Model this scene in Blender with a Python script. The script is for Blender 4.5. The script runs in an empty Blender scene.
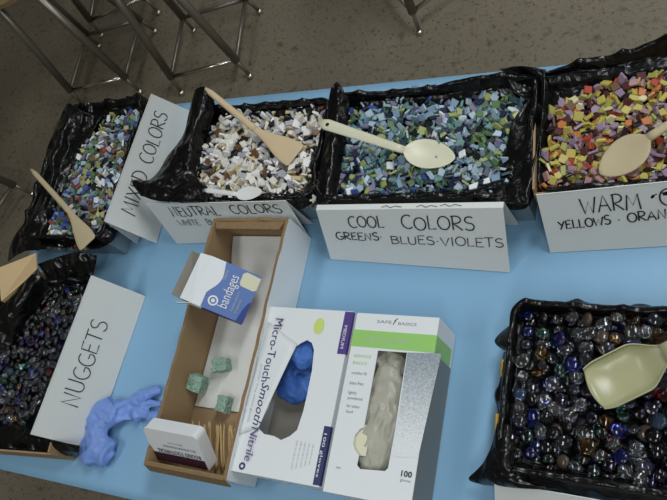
import bpy, bmesh, math, random
from mathutils import Vector, Matrix, noise
random.seed(7)
C = bpy.context.scene.collection
sc = bpy.context.scene
TZ = 0.74                      # table-top height above the floor
# ------------------------------------------------------------------ camera
F = 716.94
RM = ((0.8873617, 0.0147840, -0.4608369),      # rows: world axes seen in the camera's (right, down, forward)
      (0.1957844, -0.9169847, 0.3475739),
      (-0.4174418, -0.3986484, -0.8165916))
HC = 0.968
def P(px, py, h=0.0):
    """pixel of the photograph -> point at height h above the table top"""
    d = (px - 333.5, py - 250.0, F)
    w = [sum(RM[i][k] * d[k] for k in range(3)) for i in range(3)]
    t = (h - HC) / w[2]
    return Vector((w[0] * t, w[1] * t, TZ + h))
cd = bpy.data.cameras.new('camera'); cam = bpy.data.objects.new('camera', cd); C.objects.link(cam)
cd.sensor_width = 36.0; cd.lens = F / 667.0 * 36.0; cd.clip_start = 0.02
m = Matrix(((RM[0][0], -RM[0][1], -RM[0][2], 0), (RM[1][0], -RM[1][1], -RM[1][2], 0), (RM[2][0], -RM[2][1], -RM[2][2], TZ + HC), (0, 0, 0, 1)))
cam.matrix_world = m
sc.camera = cam
# ------------------------------------------------------------------ world, lights, exposure
w = bpy.data.worlds.new('room_light'); sc.world = w; w.use_nodes = True
w.node_tree.nodes['Background'].inputs[0].default_value = (0.9, 0.93, 0.96, 1)
w.node_tree.nodes['Background'].inputs[1].default_value = 0.1
def area(name, loc, sx, sy, power, col=(0.93, 0.97, 1.0)):
    l = bpy.data.lights.new(name, 'AREA'); l.shape = 'RECTANGLE'; l.size = sx; l.size_y = sy; l.energy = power; l.color = col
    o = bpy.data.objects.new(name, l); C.objects.link(o); o.location = loc
    return o
for lx, ly, lp in ((0.45, 1.35, 26), (0.45, -0.9, 15), (-1.4, -0.5, 11), (-1.4, 3.0, 7), (0.45, 3.4, 12), (1.9, 0.4, 8)):   # rows of classroom fluorescents
    area('ceiling_fluorescent', (lx, ly, 2.78), 0.35, 1.2, lp)
sc.view_settings.view_transform = 'Standard'; sc.view_settings.look = 'None'
sc.view_settings.exposure = 0.12; sc.view_settings.gamma = 1.0; sc.view_settings.use_curve_mapping = False

# ------------------------------------------------------------------ helpers
def lin(c):
    return tuple(((v / 255.0) / 12.92 if v / 255.0 <= 0.04045 else ((v / 255.0 + 0.055) / 1.055) ** 2.4) for v in c) + (1.0,)
def mat(name, rgb, rough=0.6, spec=0.5, metal=0.0, trans=0.0, var=0.0, vscale=40.0, bump=0.0, bscale=120.0, ior=1.45, coat=0.0, alpha=1.0, sss=0.0, detail=4.0):
    mt = bpy.data.materials.new(name); mt.use_nodes = True
    nt = mt.node_tree; b = nt.nodes['Principled BSDF']
    col = lin(rgb)
    b.inputs['Base Color'].default_value = col
    b.inputs['Roughness'].default_value = rough
    b.inputs['Specular IOR Level'].default_value = spec
    b.inputs['Metallic'].default_value = metal
    b.inputs['Transmission Weight'].default_value = trans
    b.inputs['IOR'].default_value = ior
    b.inputs['Coat Weight'].default_value = coat
    b.inputs['Alpha'].default_value = alpha
    tc = nt.nodes.new('ShaderNodeTexCoord')
    if var > 0:
        n = nt.nodes.new('ShaderNodeTexNoise'); n.inputs['Scale'].default_value = vscale; n.inputs['Detail'].default_value = detail
        nt.links.new(tc.outputs['Object'], n.inputs['Vector'])
        mx = nt.nodes.new('ShaderNodeMix'); mx.data_type = 'RGBA'
        mx.inputs[6].default_value = tuple(max(0, v * (1 - var)) for v in col[:3]) + (1,)
        mx.inputs[7].default_value = tuple(min(1, v * (1 + var)) for v in col[:3]) + (1,)
        nt.links.new(n.outputs['Fac'], mx.inputs[0]); nt.links.new(mx.outputs[2], b.inputs['Base Color'])
    if bump > 0:
        n2 = nt.nodes.new('ShaderNodeTexNoise'); n2.inputs['Scale'].default_value = bscale; n2.inputs['Detail'].default_value = 3
        nt.links.new(tc.outputs['Object'], n2.inputs['Vector'])
        bp = nt.nodes.new('ShaderNodeBump'); bp.inputs['Strength'].default_value = bump; bp.inputs['Distance'].default_value = 0.01
        nt.links.new(n2.outputs['Fac'], bp.inputs['Height']); nt.links.new(bp.outputs['Normal'], b.inputs['Normal'])
    return mt
def mesh(name, verts, faces, mt=None, parent=None, smooth=False, mats=None, fmat=None):
    me = bpy.data.meshes.new(name); me.from_pydata([tuple(v) for v in verts], [], faces); me.update()
    o = bpy.data.objects.new(name, me); C.objects.link(o)
    for x in (mats or [mt]):
        me.materials.append(x)
    if fmat:
        for p, i in zip(me.polygons, fmat): p.material_index = i
    if smooth:
        for p in me.polygons: p.use_smooth = True
    if parent: attach(o, parent)
    return o
def attach(o, parent):
    o.parent = parent
    o.matrix_parent_inverse = parent.matrix_basis.inverted()
def obj_bm(name, bm, mt, parent=None, smooth=False):
    me = bpy.data.meshes.new(name); bm.normal_update(); bm.to_mesh(me); bm.free(); me.materials.append(mt)
    if smooth:
        for p in me.polygons: p.use_smooth = True
    o = bpy.data.objects.new(name, me); C.objects.link(o)
    if parent: attach(o, parent)
    return o
def tag(o, label, cat, group=None):
    o['label'] = label; o['category'] = cat
    if group: o['group'] = group
    return o
def thing(name, label, cat, loc, group=None):
    o = bpy.data.objects.new(name, None); C.objects.link(o); o.location = loc; o.empty_display_size = 0.02
    return tag(o, label, cat, group)
def add_box(bm, o, ux, uy, uz):
    """box from corner o and three edge vectors"""
    o, ux, uy, uz = map(Vector, (o, ux, uy, uz))
    v = [bm.verts.new(o + ux * a + uy * b + uz * c) for c in (0, 1) for b in (0, 1) for a in (0, 1)]
    for f in ((0, 2, 3, 1), (4, 5, 7, 6), (0, 1, 5, 4), (2, 6, 7, 3), (0, 4, 6, 2), (1, 3, 7, 5)):
        bm.faces.new([v[i] for i in f])
    return v
def abox(bm, x0, y0, z0, x1, y1, z1):
    return add_box(bm, (x0, y0, z0), (x1 - x0, 0, 0), (0, y1 - y0, 0), (0, 0, z1 - z0))
def bevel(o, wd=0.001, seg=1):
    md = o.modifiers.new('bevel', 'BEVEL'); md.width = wd; md.segments = seg; md.limit_method = 'ANGLE'
    return o
def tube(bm, pts, r, n=10, cap=True):
    pts = [Vector(p) for p in pts]; rings = []
    for i, p in enumerate(pts):
        d = (pts[min(i + 1, len(pts) - 1)] - pts[max(i - 1, 0)]).normalized()
        a = d.cross(Vector((0, 0, 1)));
        if a.length < 1e-3: a = d.cross(Vector((1, 0, 0)))
        a.normalize(); b = d.cross(a)
        rr = r[i] if isinstance(r, (list, tuple)) else r
        rings.append([bm.verts.new(p + a * math.cos(2 * math.pi * k / n) * rr + b * math.sin(2 * math.pi * k / n) * rr) for k in range(n)])
    for i in range(len(rings) - 1):
        for k in range(n):
            bm.faces.new((rings[i][k], rings[i][(k + 1) % n], rings[i + 1][(k + 1) % n], rings[i + 1][k]))
    if cap:
        bm.faces.new(rings[0][::-1]); bm.faces.new(rings[-1])
def smoothstep(a, b, x):
    t = max(0.0, min(1.0, (x - a) / (b - a))); return t * t * (3 - 2 * t)
def inpoly(x, y, poly):
    c = False; j = len(poly) - 1
    for i in range(len(poly)):
        xi, yi = poly[i][0], poly[i][1]; xj, yj = poly[j][0], poly[j][1]
        if (yi > y) != (yj > y) and x < (xj - xi) * (y - yi) / (yj - yi) + xi: c = not c
        j = i
    return c
def bake(o):
    """replace an object's mesh by its evaluated one"""
    dg = bpy.context.evaluated_depsgraph_get(); dg.update()
    me = bpy.data.meshes.new_from_object(o.evaluated_get(dg)); o.modifiers.clear(); o.data = me
    return o

# --- flat print: lettering on a plane given by origin, reading direction, up direction
def printed(name, text, org, xd, yd, size, mt, parent, width=None, shear=0.0, lift=0.0004, bold=0.0):
    cu = bpy.data.curves.new('t', 'FONT'); cu.body = text; cu.size = 1.0; cu.shear = shear; cu.offset = bold; cu.resolution_u = 2
    to = bpy.data.objects.new('t', cu); C.objects.link(to)
    dg = bpy.context.evaluated_depsgraph_get(); dg.update()
    me = bpy.data.meshes.new_from_object(to.evaluated_get(dg))
    bpy.data.objects.remove(to); bpy.data.curves.remove(cu)
    xs = [v.co.x for v in me.vertices]; w0 = max(xs) - min(xs); x0 = min(xs)
    org, xd, yd = Vector(org), Vector(xd).normalized(), Vector(yd).normalized()
    nd = xd.cross(yd).normalized()
    sx = size if width is None else width / w0
    for v in me.vertices:
        v.co = org + xd * ((v.co.x - x0) * sx) + yd * (v.co.y * size) + nd * lift
    me.name = name; me.materials.clear(); me.materials.append(mt)
    o = bpy.data.objects.new(name, me); C.objects.link(o); attach(o, parent)
    return o
def arc(cx, cy, rx, ry, a0, a1, n=10):
    return [(cx + rx * math.cos(math.radians(a0 + (a1 - a0) * i / n)), cy + ry * math.sin(math.radians(a0 + (a1 - a0) * i / n))) for i in range(n + 1)]
GL = {  # hand-drawn capitals: (advance, strokes)
 'A': (.8, [[(.02, 0), (.38, 1), (.72, -.02)], [(.15, .38), (.62, .36)]]),
 'B': (.72, [[(.1, 0), (.1, 1)], [(.02, .98)] + arc(.25, .76, .35, .23, 80, -85, 7) + [(.1, .53)] + arc(.25, .27, .42, .27, 85, -85, 7) + [(.05, 0)]]),
 'C': (.74, [arc(.42, .5, .38, .5, 55, 310, 14)]),
 'D': (.78, [[(.1, 0), (.12, 1)], [(.02, 1)] + arc(.2, .5, .5, .5, 80, -80, 10) + [(.04, 0)]]),
 'E': (.66, [[(.58, 1), (.1, .98), (.08, 0), (.6, .02)], [(.1, .52), (.48, .54)]]),
 'G': (.8, [arc(.42, .5, .38, .5, 60, 330, 14) + [(.74, .42), (.45, .42)]]),
 'H': (.76, [[(.1, 1), (.1, 0)], [(.62, 1), (.62, 0)], [(.1, .5), (.62, .52)]]),
 'I': (.34, [[(.16, 1), (.16, 0)]]),
 'K': (.72, [[(.1, 1), (.1, 0)], [(.6, 1), (.1, .45), (.64, 0)]]),
 'L': (.62, [[(.12, 1), (.1, 0), (.55, .03)]]),
 'M': (.95, [[(.05, 0), (.16, 1), (.44, .3), (.74, 1), (.84, 0)]]),
 'N': (.8, [[(.08, 0), (.12, 1), (.6, .02), (.66, 1.03)]]),
 'O': (.84, [arc(.42, .5, .36, .5, 95, 460, 16)]),
 'R': (.74, [[(.1, 0), (.12, 1)], [(.02, .97)] + arc(.28, .74, .32, .26, 85, -90, 8) + [(.12, .48), (.66, -.02)]]),
 'S': (.66, [arc(.36, .76, .26, .24, 40, 255, 9) + arc(.32, .26, .28, .27, 80, -150, 10)]),
 'T': (.7, [[(.02, .98), (.66, 1.0)], [(.34, .98), (.32, 0)]]),
 'U': (.78, [[(.1, 1), (.1, .35)] + arc(.36, .3, .27, .3, 190, 350, 9) + [(.64, 1)]]),
 'V': (.74, [[(.04, 1), (.36, 0), (.68, 1)]]),
 'W': (1.0, [[(.04, 1), (.24, 0), (.5, .75), (.7, 0), (.94, 1.02)]]),
 'X': (.72, [[(.05, 1), (.64, 0)], [(.62, 1), (.06, 0)]]),
 'Y': (.72, [[(.05, 1), (.36, .5)], [(.66, 1), (.2, 0)]]),
 '.': (.4, [[(.14, .45), (.24, .48)]]), ' ': (.55, []), '~': (1.0, [[(0, .3), (.2, .7), (.4, .2), (.6, .6), (.9, .3)]]),
}
def handwrite(name, text, face, x0, x1, ylow, yhigh, mt, parent, sw=0.0021, slope=0.0, seed=1):
    """strokes of a felt pen as narrow raised ribbons on a card"""
    rnd = random.Random(seed)
    f0, f1, r0, r1 = map(Vector, face); nd = (f1 - f0).cross(r0 - f0).normalized(); LX = (r1 - r0).length; LY = 1.0
    def at(u, v): return (f0.lerp(f1, u / LX)).lerp(r0.lerp(r1, u / LX), v) + nd * .0009
    yk = 1.0
    adv = sum(GL[c][0] for c in text); sx = (x1 - x0) / adv; h = yhigh - ylow
    V, Fc = [], []; cx = 0.0
    for c in text:
        a, strokes = GL[c]; jy = rnd.uniform(-.06, .06) * h; jh = rnd.uniform(.94, 1.06)
        for s in strokes:
            pts = [Vector((x0 + (cx + p[0]) * sx, ylow + jy + p[1] * h * jh + slope * (cx + p[0]) * sx)) for p in s]
            n = len(pts); b0 = len(V)
            for i, p in enumerate(pts):
                d = (pts[min(i + 1, n - 1)] - pts[max(i - 1, 0)]); d = Vector((d.x, d.y * (r0 - f0).length));
                d = d.normalized() if d.length > 0 else Vector((1, 0)); q = Vector((-d.y, d.x)) * sw / 2
                for s2 in (1, -1):
                    u = p + Vector((q.x, q.y / (r0 - f0).length)) * s2; V.append(at(u.x, u.y))
            for i in range(n - 1):
                k = b0 + 2 * i; Fc.append((k, k + 1, k + 3, k + 2))
        cx += a
    return mesh(name, V, Fc, mt, parent)

# ------------------------------------------------------------------ materials
M = {}
M['cloth'] = mat('blue_plastic_sheet', (130, 173, 204), 0.40, 0.45, bump=0.10, bscale=9, var=0.04, vscale=5)
M['tabletop'] = mat('table_laminate', (150, 140, 125), 0.5)
M['chrome'] = mat('grey_steel_tube', (142, 136, 128), 0.36, metal=0.7)
M['glide'] = mat('polished_steel', (215, 212, 205), 0.22, metal=1.0)
M['seat'] = mat('tan_hardboard', (150, 128, 92), 0.5, var=0.15, vscale=12)
M['kraft'] = mat('brown_cardboard', (156, 132, 100), 0.85, 0.2, var=0.10, vscale=30)
M['kraft_dark'] = mat('corrugated_edge', (134, 112, 82), 0.9, 0.2, var=0.22, vscale=160)
M['kraft_pale'] = mat('pale_cardboard', (206, 180, 138), 0.85, 0.2, var=0.06, vscale=30)
M['yellow_board'] = mat('yellow_board', (190, 150, 60), 0.8, 0.2)
M['greybox'] = mat('grey_blue_board', (126, 146, 156), 0.6, 0.3, var=0.05)
M['bag'] = mat('black_plastic_film', (11, 11, 12), 0.24, 0.4)
def crinkle(mt):
    nt = mt.node_tree; b = nt.nodes['Principled BSDF']; L = nt.links.new
    tc = nt.nodes.new('ShaderNodeTexCoord'); nz = nt.nodes.new('ShaderNodeTexNoise'); nz.inputs['Scale'].default_value = 14; L(tc.outputs['Object'], nz.inputs['Vector'])
    mp = nt.nodes.new('ShaderNodeVectorMath'); mp.operation = 'MULTIPLY_ADD'; mp.inputs[1].default_value = (.06, .06, .06); L(nz.outputs['Color'], mp.inputs[0]); L(tc.outputs['Object'], mp.inputs[2])
    v1 = nt.nodes.new('ShaderNodeTexVoronoi'); v1.inputs['Scale'].default_value = 26; L(mp.outputs[0], v1.inputs['Vector'])
    v2 = nt.nodes.new('ShaderNodeTexVoronoi'); v2.inputs['Scale'].default_value = 75; L(mp.outputs[0], v2.inputs['Vector'])
    ad = nt.nodes.new('ShaderNodeMath'); ad.operation = 'MULTIPLY_ADD'; ad.inputs[1].default_value = .3; L(v2.outputs['Distance'], ad.inputs[0]); L(v1.outputs['Distance'], ad.inputs[2])
    bp = nt.nodes.new('ShaderNodeBump'); bp.inputs['Strength'].default_value = .42; bp.inputs['Distance'].default_value = .012; L(ad.outputs[0], bp.inputs['Height']); L(bp.outputs['Normal'], b.inputs['Normal'])
    return mt
crinkle(M['bag'])
M['card'] = mat('white_card', (214, 217, 214), 0.75, 0.2, var=0.02, vscale=6)
M['ink'] = mat('felt_pen', (38, 40, 46), 0.7, 0.2)
M['ink_pale'] = mat('faded_pen', (88, 92, 98), 0.7, 0.2)
M['whiteboard'] = mat('white_coated_board', (222, 226, 228), 0.38, 0.45, var=0.02, vscale=8)
M['whiteboard_in'] = mat('raw_grey_board', (150, 146, 136), 0.9, 0.2)
M['paper'] = mat('white_paper_liner', (214, 214, 208), 0.8, 0.2, var=0.03, vscale=14)
M['woodspoon'] = mat('pale_beech', (200, 180, 146), 0.6, 0.3, var=0.08, vscale=25)
M['woodspoon2'] = mat('aged_beech', (182, 168, 136), 0.6, 0.3, var=0.08, vscale=25)
M['creamspoon'] = mat('cream_plastic', (208, 206, 180), 0.35, 0.5)
M['scoop'] = mat('olive_cream_plastic', (168, 167, 130), 0.28, 0.5)
M['whitespoon'] = mat('white_plastic', (220, 222, 220), 0.3, 0.5)
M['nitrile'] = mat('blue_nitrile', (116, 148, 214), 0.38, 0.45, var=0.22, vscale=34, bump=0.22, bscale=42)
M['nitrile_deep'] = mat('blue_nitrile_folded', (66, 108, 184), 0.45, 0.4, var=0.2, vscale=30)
M['vinyl'] = mat('cloudy_vinyl', (168, 166, 152), 0.35, 0.45, var=0.22, vscale=26, bump=0.12, bscale=40)
M['green_print'] = mat('green_print', (150, 200, 112), 0.45, 0.4)
M['purple_print'] = mat('purple_print', (84, 66, 132), 0.45, 0.4)
M['navy_print'] = mat('navy_print', (54, 56, 100), 0.5, 0.4)
M['grey_print'] = mat('grey_print', (120, 126, 128), 0.5, 0.4)
M['lightgrey_print'] = mat('light_grey_print', (178, 186, 188), 0.5, 0.4)
M['lime_print'] = mat('lime_print', (200, 216, 120), 0.5, 0.4)
M['maroon_print'] = mat('dark_maroon_print', (62, 28, 44), 0.5, 0.4)
M['blue_print'] = mat('blue_carton_print', (92, 122, 182), 0.42, 0.4, var=0.06, vscale=20)
M['blue_dark'] = mat('deep_blue_print', (44, 66, 140), 0.42, 0.4)
M['white_print'] = mat('white_print', (226, 230, 234), 0.5, 0.4)
M['cream_print'] = mat('cream_print', (216, 214, 186), 0.5, 0.4)
M['sponge'] = mat('green_sponge', (158, 190, 174), 0.95, 0.1, var=0.3, vscale=190, bump=0.9, bscale=260)
M['pick'] = mat('toothpick_wood', (206, 178, 128), 0.7, 0.2, var=0.1, vscale=60)
def sparkle_print():
    mt = mat('silver_print', (150, 162, 168), 0.38, 0.5)
    nt = mt.node_tree; b = nt.nodes['Principled BSDF']
    tc = nt.nodes.new('ShaderNodeTexCoord'); n = nt.nodes.new('ShaderNodeTexNoise'); n.inputs['Scale'].default_value = 420; n.inputs['Detail'].default_value = 2
    nt.links.new(tc.outputs['Object'], n.inputs['Vector'])
    sep = nt.nodes.new('ShaderNodeSeparateXYZ'); nt.links.new(tc.outputs['Object'], sep.inputs[0])
    # printed halftone that thins out towards the box's near end (object y = world y)
    mr = nt.nodes.new('ShaderNodeMapRange'); mr.inputs[1].default_value = 0.105; mr.inputs[2].default_value = 0.25
    nt.links.new(sep.outputs['Y'], mr.inputs[0])
    ad = nt.nodes.new('ShaderNodeMath'); ad.operation = 'ADD'; nt.links.new(n.outputs['Fac'], ad.inputs[0]); nt.links.new(mr.outputs[0], ad.inputs[1])
    r2 = nt.nodes.new('ShaderNodeMapRange'); r2.inputs[1].default_value = 0.55; r2.inputs[2].default_value = 1.35; nt.links.new(ad.outputs[0], r2.inputs[0])
    mx = nt.nodes.new('ShaderNodeMix'); mx.data_type = 'RGBA'; mx.inputs[6].default_value = lin((222, 226, 228)); mx.inputs[7].default_value = lin((140, 152, 160))
    nt.links.new(r2.outputs[0], mx.inputs[0]); nt.links.new(mx.outputs[2], b.inputs['Base Color'])
    return mt
M['silver'] = sparkle_print()
def floor_mat():
    mt = mat('speckled_vinyl_floor', (118, 108, 90), 0.5, 0.35)
    nt = mt.node_tree; b = nt.nodes['Principled BSDF']; L = nt.links.new
    tc = nt.nodes.new('ShaderNodeTexCoord')
    n1 = nt.nodes.new('ShaderNodeTexNoise'); n1.inputs['Scale'].default_value = 1.6; n1.inputs['Detail'].default_value = 5; L(tc.outputs['Object'], n1.inputs['Vector'])
    mx = nt.nodes.new('ShaderNodeMix'); mx.data_type = 'RGBA'; mx.inputs[6].default_value = lin((114, 106, 91)); mx.inputs[7].default_value = lin((137, 128, 110)); L(n1.outputs['Fac'], mx.inputs[0])
    def fleck(scale, lo, hi, col, prev):
        v = nt.nodes.new('ShaderNodeTexNoise'); v.inputs['Scale'].default_value = scale; v.inputs['Detail'].default_value = 2; v.inputs['Roughness'].default_value = 0.6
        L(tc.outputs['Object'], v.inputs['Vector'])
        r = nt.nodes.new('ShaderNodeMapRange'); r.inputs[1].default_value = lo; r.inputs[2].default_value = hi; L(v.outputs['Fac'], r.inputs[0])
        k = nt.nodes.new('ShaderNodeMix'); k.data_type = 'RGBA'; k.inputs[7].default_value = lin(col)
        L(r.outputs[0], k.inputs[0]); L(prev, k.inputs[6]); return k.outputs[2]
    o = fleck(80, .58, .72, (74, 65, 54), mx.outputs[2]); o = fleck(100, .62, .76, (150, 142, 124), o); o = fleck(30, .58, .75, (92, 83, 68), o)
    L(o, b.inputs['Base Color'])
    return mt
M['floor'] = floor_mat()

# ------------------------------------------------------------------ the setting
bm = bmesh.new(); abox(bm, -4.5, -2.5, -0.05, 2.5, 4.5, 0)
fl = obj_bm('floor', bm, M['floor']); fl['kind'] = 'structure'
M['wall'] = mat('painted_wall', (196, 192, 180), 0.9, 0.2, var=0.03, vscale=3); M['ceil'] = mat('ceiling_board', (214, 214, 208), 0.95, 0.1, var=0.03, vscale=20)
for nm, bb in (('ceiling', (-4.6, -2.6, 2.8, 2.6, 4.6, 2.85)), ('wall_left', (-4.6, -2.6, -.05, -4.5, 4.6, 2.8)), ('wall_right', (2.5, -2.6, -.05, 2.6, 4.6, 2.8)), ('wall_back', (-4.5, 4.5, -.05, 2.5, 4.6, 2.8)), ('wall_front', (-4.5, -2.6, -.05, 2.5, -2.5, 2.8))):
    bm = bmesh.new(); abox(bm, *bb); o = obj_bm(nm, bm, M['ceil' if nm == 'ceiling' else 'wall']); o['kind'] = 'structure'

# ------------------------------------------------------------------ table and blue sheet
X0, X1, Y0, Y1 = -1.262, 0.55, -0.031, 0.739
t = thing('folding_table', 'long folding table under the light blue plastic sheet', 'table', ((X0 + X1) / 2, (Y0 + Y1) / 2, 0))
bm = bmesh.new(); abox(bm, X0 + .004, Y0 + .004, TZ - .032, X1 - .004, Y1 - .004, TZ - .0025); obj_bm('table_top', bm, M['tabletop'], t)
for sx in (X0 + .18, X1 - .18):
    for sy in (Y0 + .09, Y1 - .09):
        bm = bmesh.new(); tube(bm, [(sx, sy, 0.0), (sx, sy, TZ - .033)], 0.014); obj_bm('leg', bm, M['chrome'], t, True)
    bm = bmesh.new(); tube(bm, [(sx, Y0 + .09, .12), (sx, Y1 - .09, .12)], 0.01); obj_bm('crossbar', bm, M['chrome'], t, True)
# sheet: top grid with a soft edge and a hem hanging down
nx, ny = 90, 44; V = []; Fc = []
def sheet_pt(a, b):
    # a in [-1..nx+1], b likewise : one extra ring outside is the hanging hem
    ia, ib = max(0, min(nx, a)), max(0, min(ny, b))
    x = X0 + (X1 - X0) * ia / nx; y = Y0 + (Y1 - Y0) * ib / ny; z = TZ
    out = (a < 0) + (a > nx) + (b < 0) + (b > ny)
    edge = min(ia, nx - ia, ib, ny - ib)
    if edge > 0: z += 0.0012 * noise.noise((x * 4, y * 5, 3)) - .0006
    if out:
        wob = 0.006 * noise.noise((x * 7, y * 7, 9))
        z = TZ - 0.13 + wob * 2
        if a < 0: x -= .004 + abs(wob)
        if a > nx: x += .004 + abs(wob)
        if b < 0: y -= .003 + abs(wob) * .3
        if b > ny: y += .004 + abs(wob)
    return (x, y, z)
for b in range(-1, ny + 2):
    for a in range(-1, nx + 2): V.append(sheet_pt(a, b))
for b in range(ny + 2):
    for a in range(nx + 2):
        k = b * (nx + 3) + a; Fc.append((k, k + 1, k + nx + 4, k + nx + 3))
tag(mesh('table_sheet', V, Fc, M['cloth'], smooth=True), 'light blue plastic sheet covering the long table', 'tablecloth')
bpy.context.view_layer.update()

# ------------------------------------------------------------------ stools
def stool(cx, cy, rot, label, seat_h=0.565):
    t = thing('stool', label, 'stool', (cx, cy, 0), 'classroom stools beyond the table')
    def R(x, y, z): return (cx + x * math.cos(rot) - y * math.sin(rot), cy + x * math.sin(rot) + y * math.cos(rot), z)
    fb, ft = 0.148, 0.085
    def leg(sx, sy, z):
        k = fb + (ft - fb) * z / (seat_h - .02); return R(sx * k, sy * k, z)
    for sx in (-1, 1):
        for sy in (-1, 1):
            bm = bmesh.new(); tube(bm, [leg(sx, sy, .012), leg(sx, sy, .09)], 0.0065, 8); tube(bm, [leg(sx, sy, .085), leg(sx, sy, seat_h - .02)], 0.0145, 10)
            l = obj_bm('leg', bm, M['chrome'], t, True)
            bm = bmesh.new(); tube(bm, [leg(sx, sy, 0), leg(sx, sy, .006), leg(sx, sy, .016)], [.011, .0125, .008], 10); g = obj_bm('foot_glide', bm, M['glide'], l, True)
    zr = 0.088; q = [leg(-1, -1, zr), leg(1, -1, zr), leg(1, 1, zr), leg(-1, 1, zr)]
    for i in range(4):
        bm = bmesh.new(); tube(bm, [q[i], q[(i + 1) % 4]], 0.0075, 8); obj_bm('foot_rail', bm, M['glide'] if i == 0 else M['chrome'], t, True)
    bm = bmesh.new(); n = 40; prof = [(0, -.022), (.155, -.022), (.17, -.016), (.172, 0), (.168, .004), (0, .004)]
    rings = []
    for r, z in prof[1:-1]:
        rings.append([bm.verts.new((cx + r * math.cos(2 * math.pi * k / n), cy + r * math.sin(2 * math.pi * k / n), seat_h + z)) for k in range(n)])
    for i in range(len(rings) - 1):
        for k in range(n): bm.faces.new((rings[i][k], rings[i][(k + 1) % n], rings[i + 1][(k + 1) % n], rings[i + 1][k]))
    bm.faces.new(rings[0][::-1]); bm.faces.new(rings[-1]); obj_bm('seat', bm, M['seat'], t)
    bm = bmesh.new(); tube(bm, [leg(-1, -1, seat_h - .03), leg(1, 1, seat_h - .03)], .01, 8); tube(bm, [leg(1, -1, seat_h - .03), leg(-1, 1, seat_h - .03)], .01, 8); obj_bm('under_frame', bm, M['chrome'], t, True)
    return t
stool(-1.605, 1.513, math.radians(8), 'steel stool whose bright foot rail and glides show above the mixed colors card')
stool(-2.105, 1.505, math.radians(6), 'steel stool with round tan seat at the photo corner')
stool(-0.80, 1.69, math.radians(40), 'stool of which one steel foot shows on the floor at the top edge')
stool(-2.52, 0.86, math.radians(-22), 'stool in the shade past the table end near the mixed colors tray')
stool(-2.17, 1.87, math.radians(14), 'steel stool farthest back, behind the two nearer stools')

# ------------------------------------------------------------------ boxes lined with black bags
def open_box(name, label, x0, x1, y0, y1, h, mo, mi, wall=.003, hs=None, rot=0, inset=.002):
    t = thing(name, label, 'box', ((x0 + x1) / 2, (y0 + y1) / 2, TZ))
    z0 = TZ + .001; hs = hs or (h - .007,) * 4; x0 += inset; y0 += inset; x1 -= inset; y1 -= inset
    bm = bmesh.new(); abox(bm, x0 + wall, y0 + wall, z0, x1 - wall, y1 - wall, z0 + wall); obj_bm('bottom', bm, mi, t)
    for wi, (a, b, c, d) in enumerate(((x0, y0, x1, y0 + wall), (x0, y1 - wall, x1, y1), (x0, y0 + wall, x0 + wall, y1 - wall), (x1 - wall, y0 + wall, x1, y1 - wall))):
        bm = bmesh.new(); abox(bm, a, b, z0, c, d, TZ + hs[wi]); obj_bm('side_wall', bm, mo, t)
    return t
def flap(t, pts, th, mt, name='flap'):
    pts = [Vector(p) for p in pts]; n = (pts[1] - pts[0]).cross(pts[2] - pts[0]).normalized() * th
    k = len(pts); V = pts + [p + n for p in pts]
    Fc = [tuple(range(k))[::-1], tuple(range(k, 2 * k))] + [(i, (i + 1) % k, k + (i + 1) % k, k + i) for i in range(k)]
    return mesh(name, V, Fc, mt, t)
def gsum(lst, x, y):
    s = 0.0
    for (gx, gy, amp, sig) in lst:
        s += amp * math.exp(-((x - gx) ** 2 + (y - gy) ** 2) / (2 * sig * sig))
    return s
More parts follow.
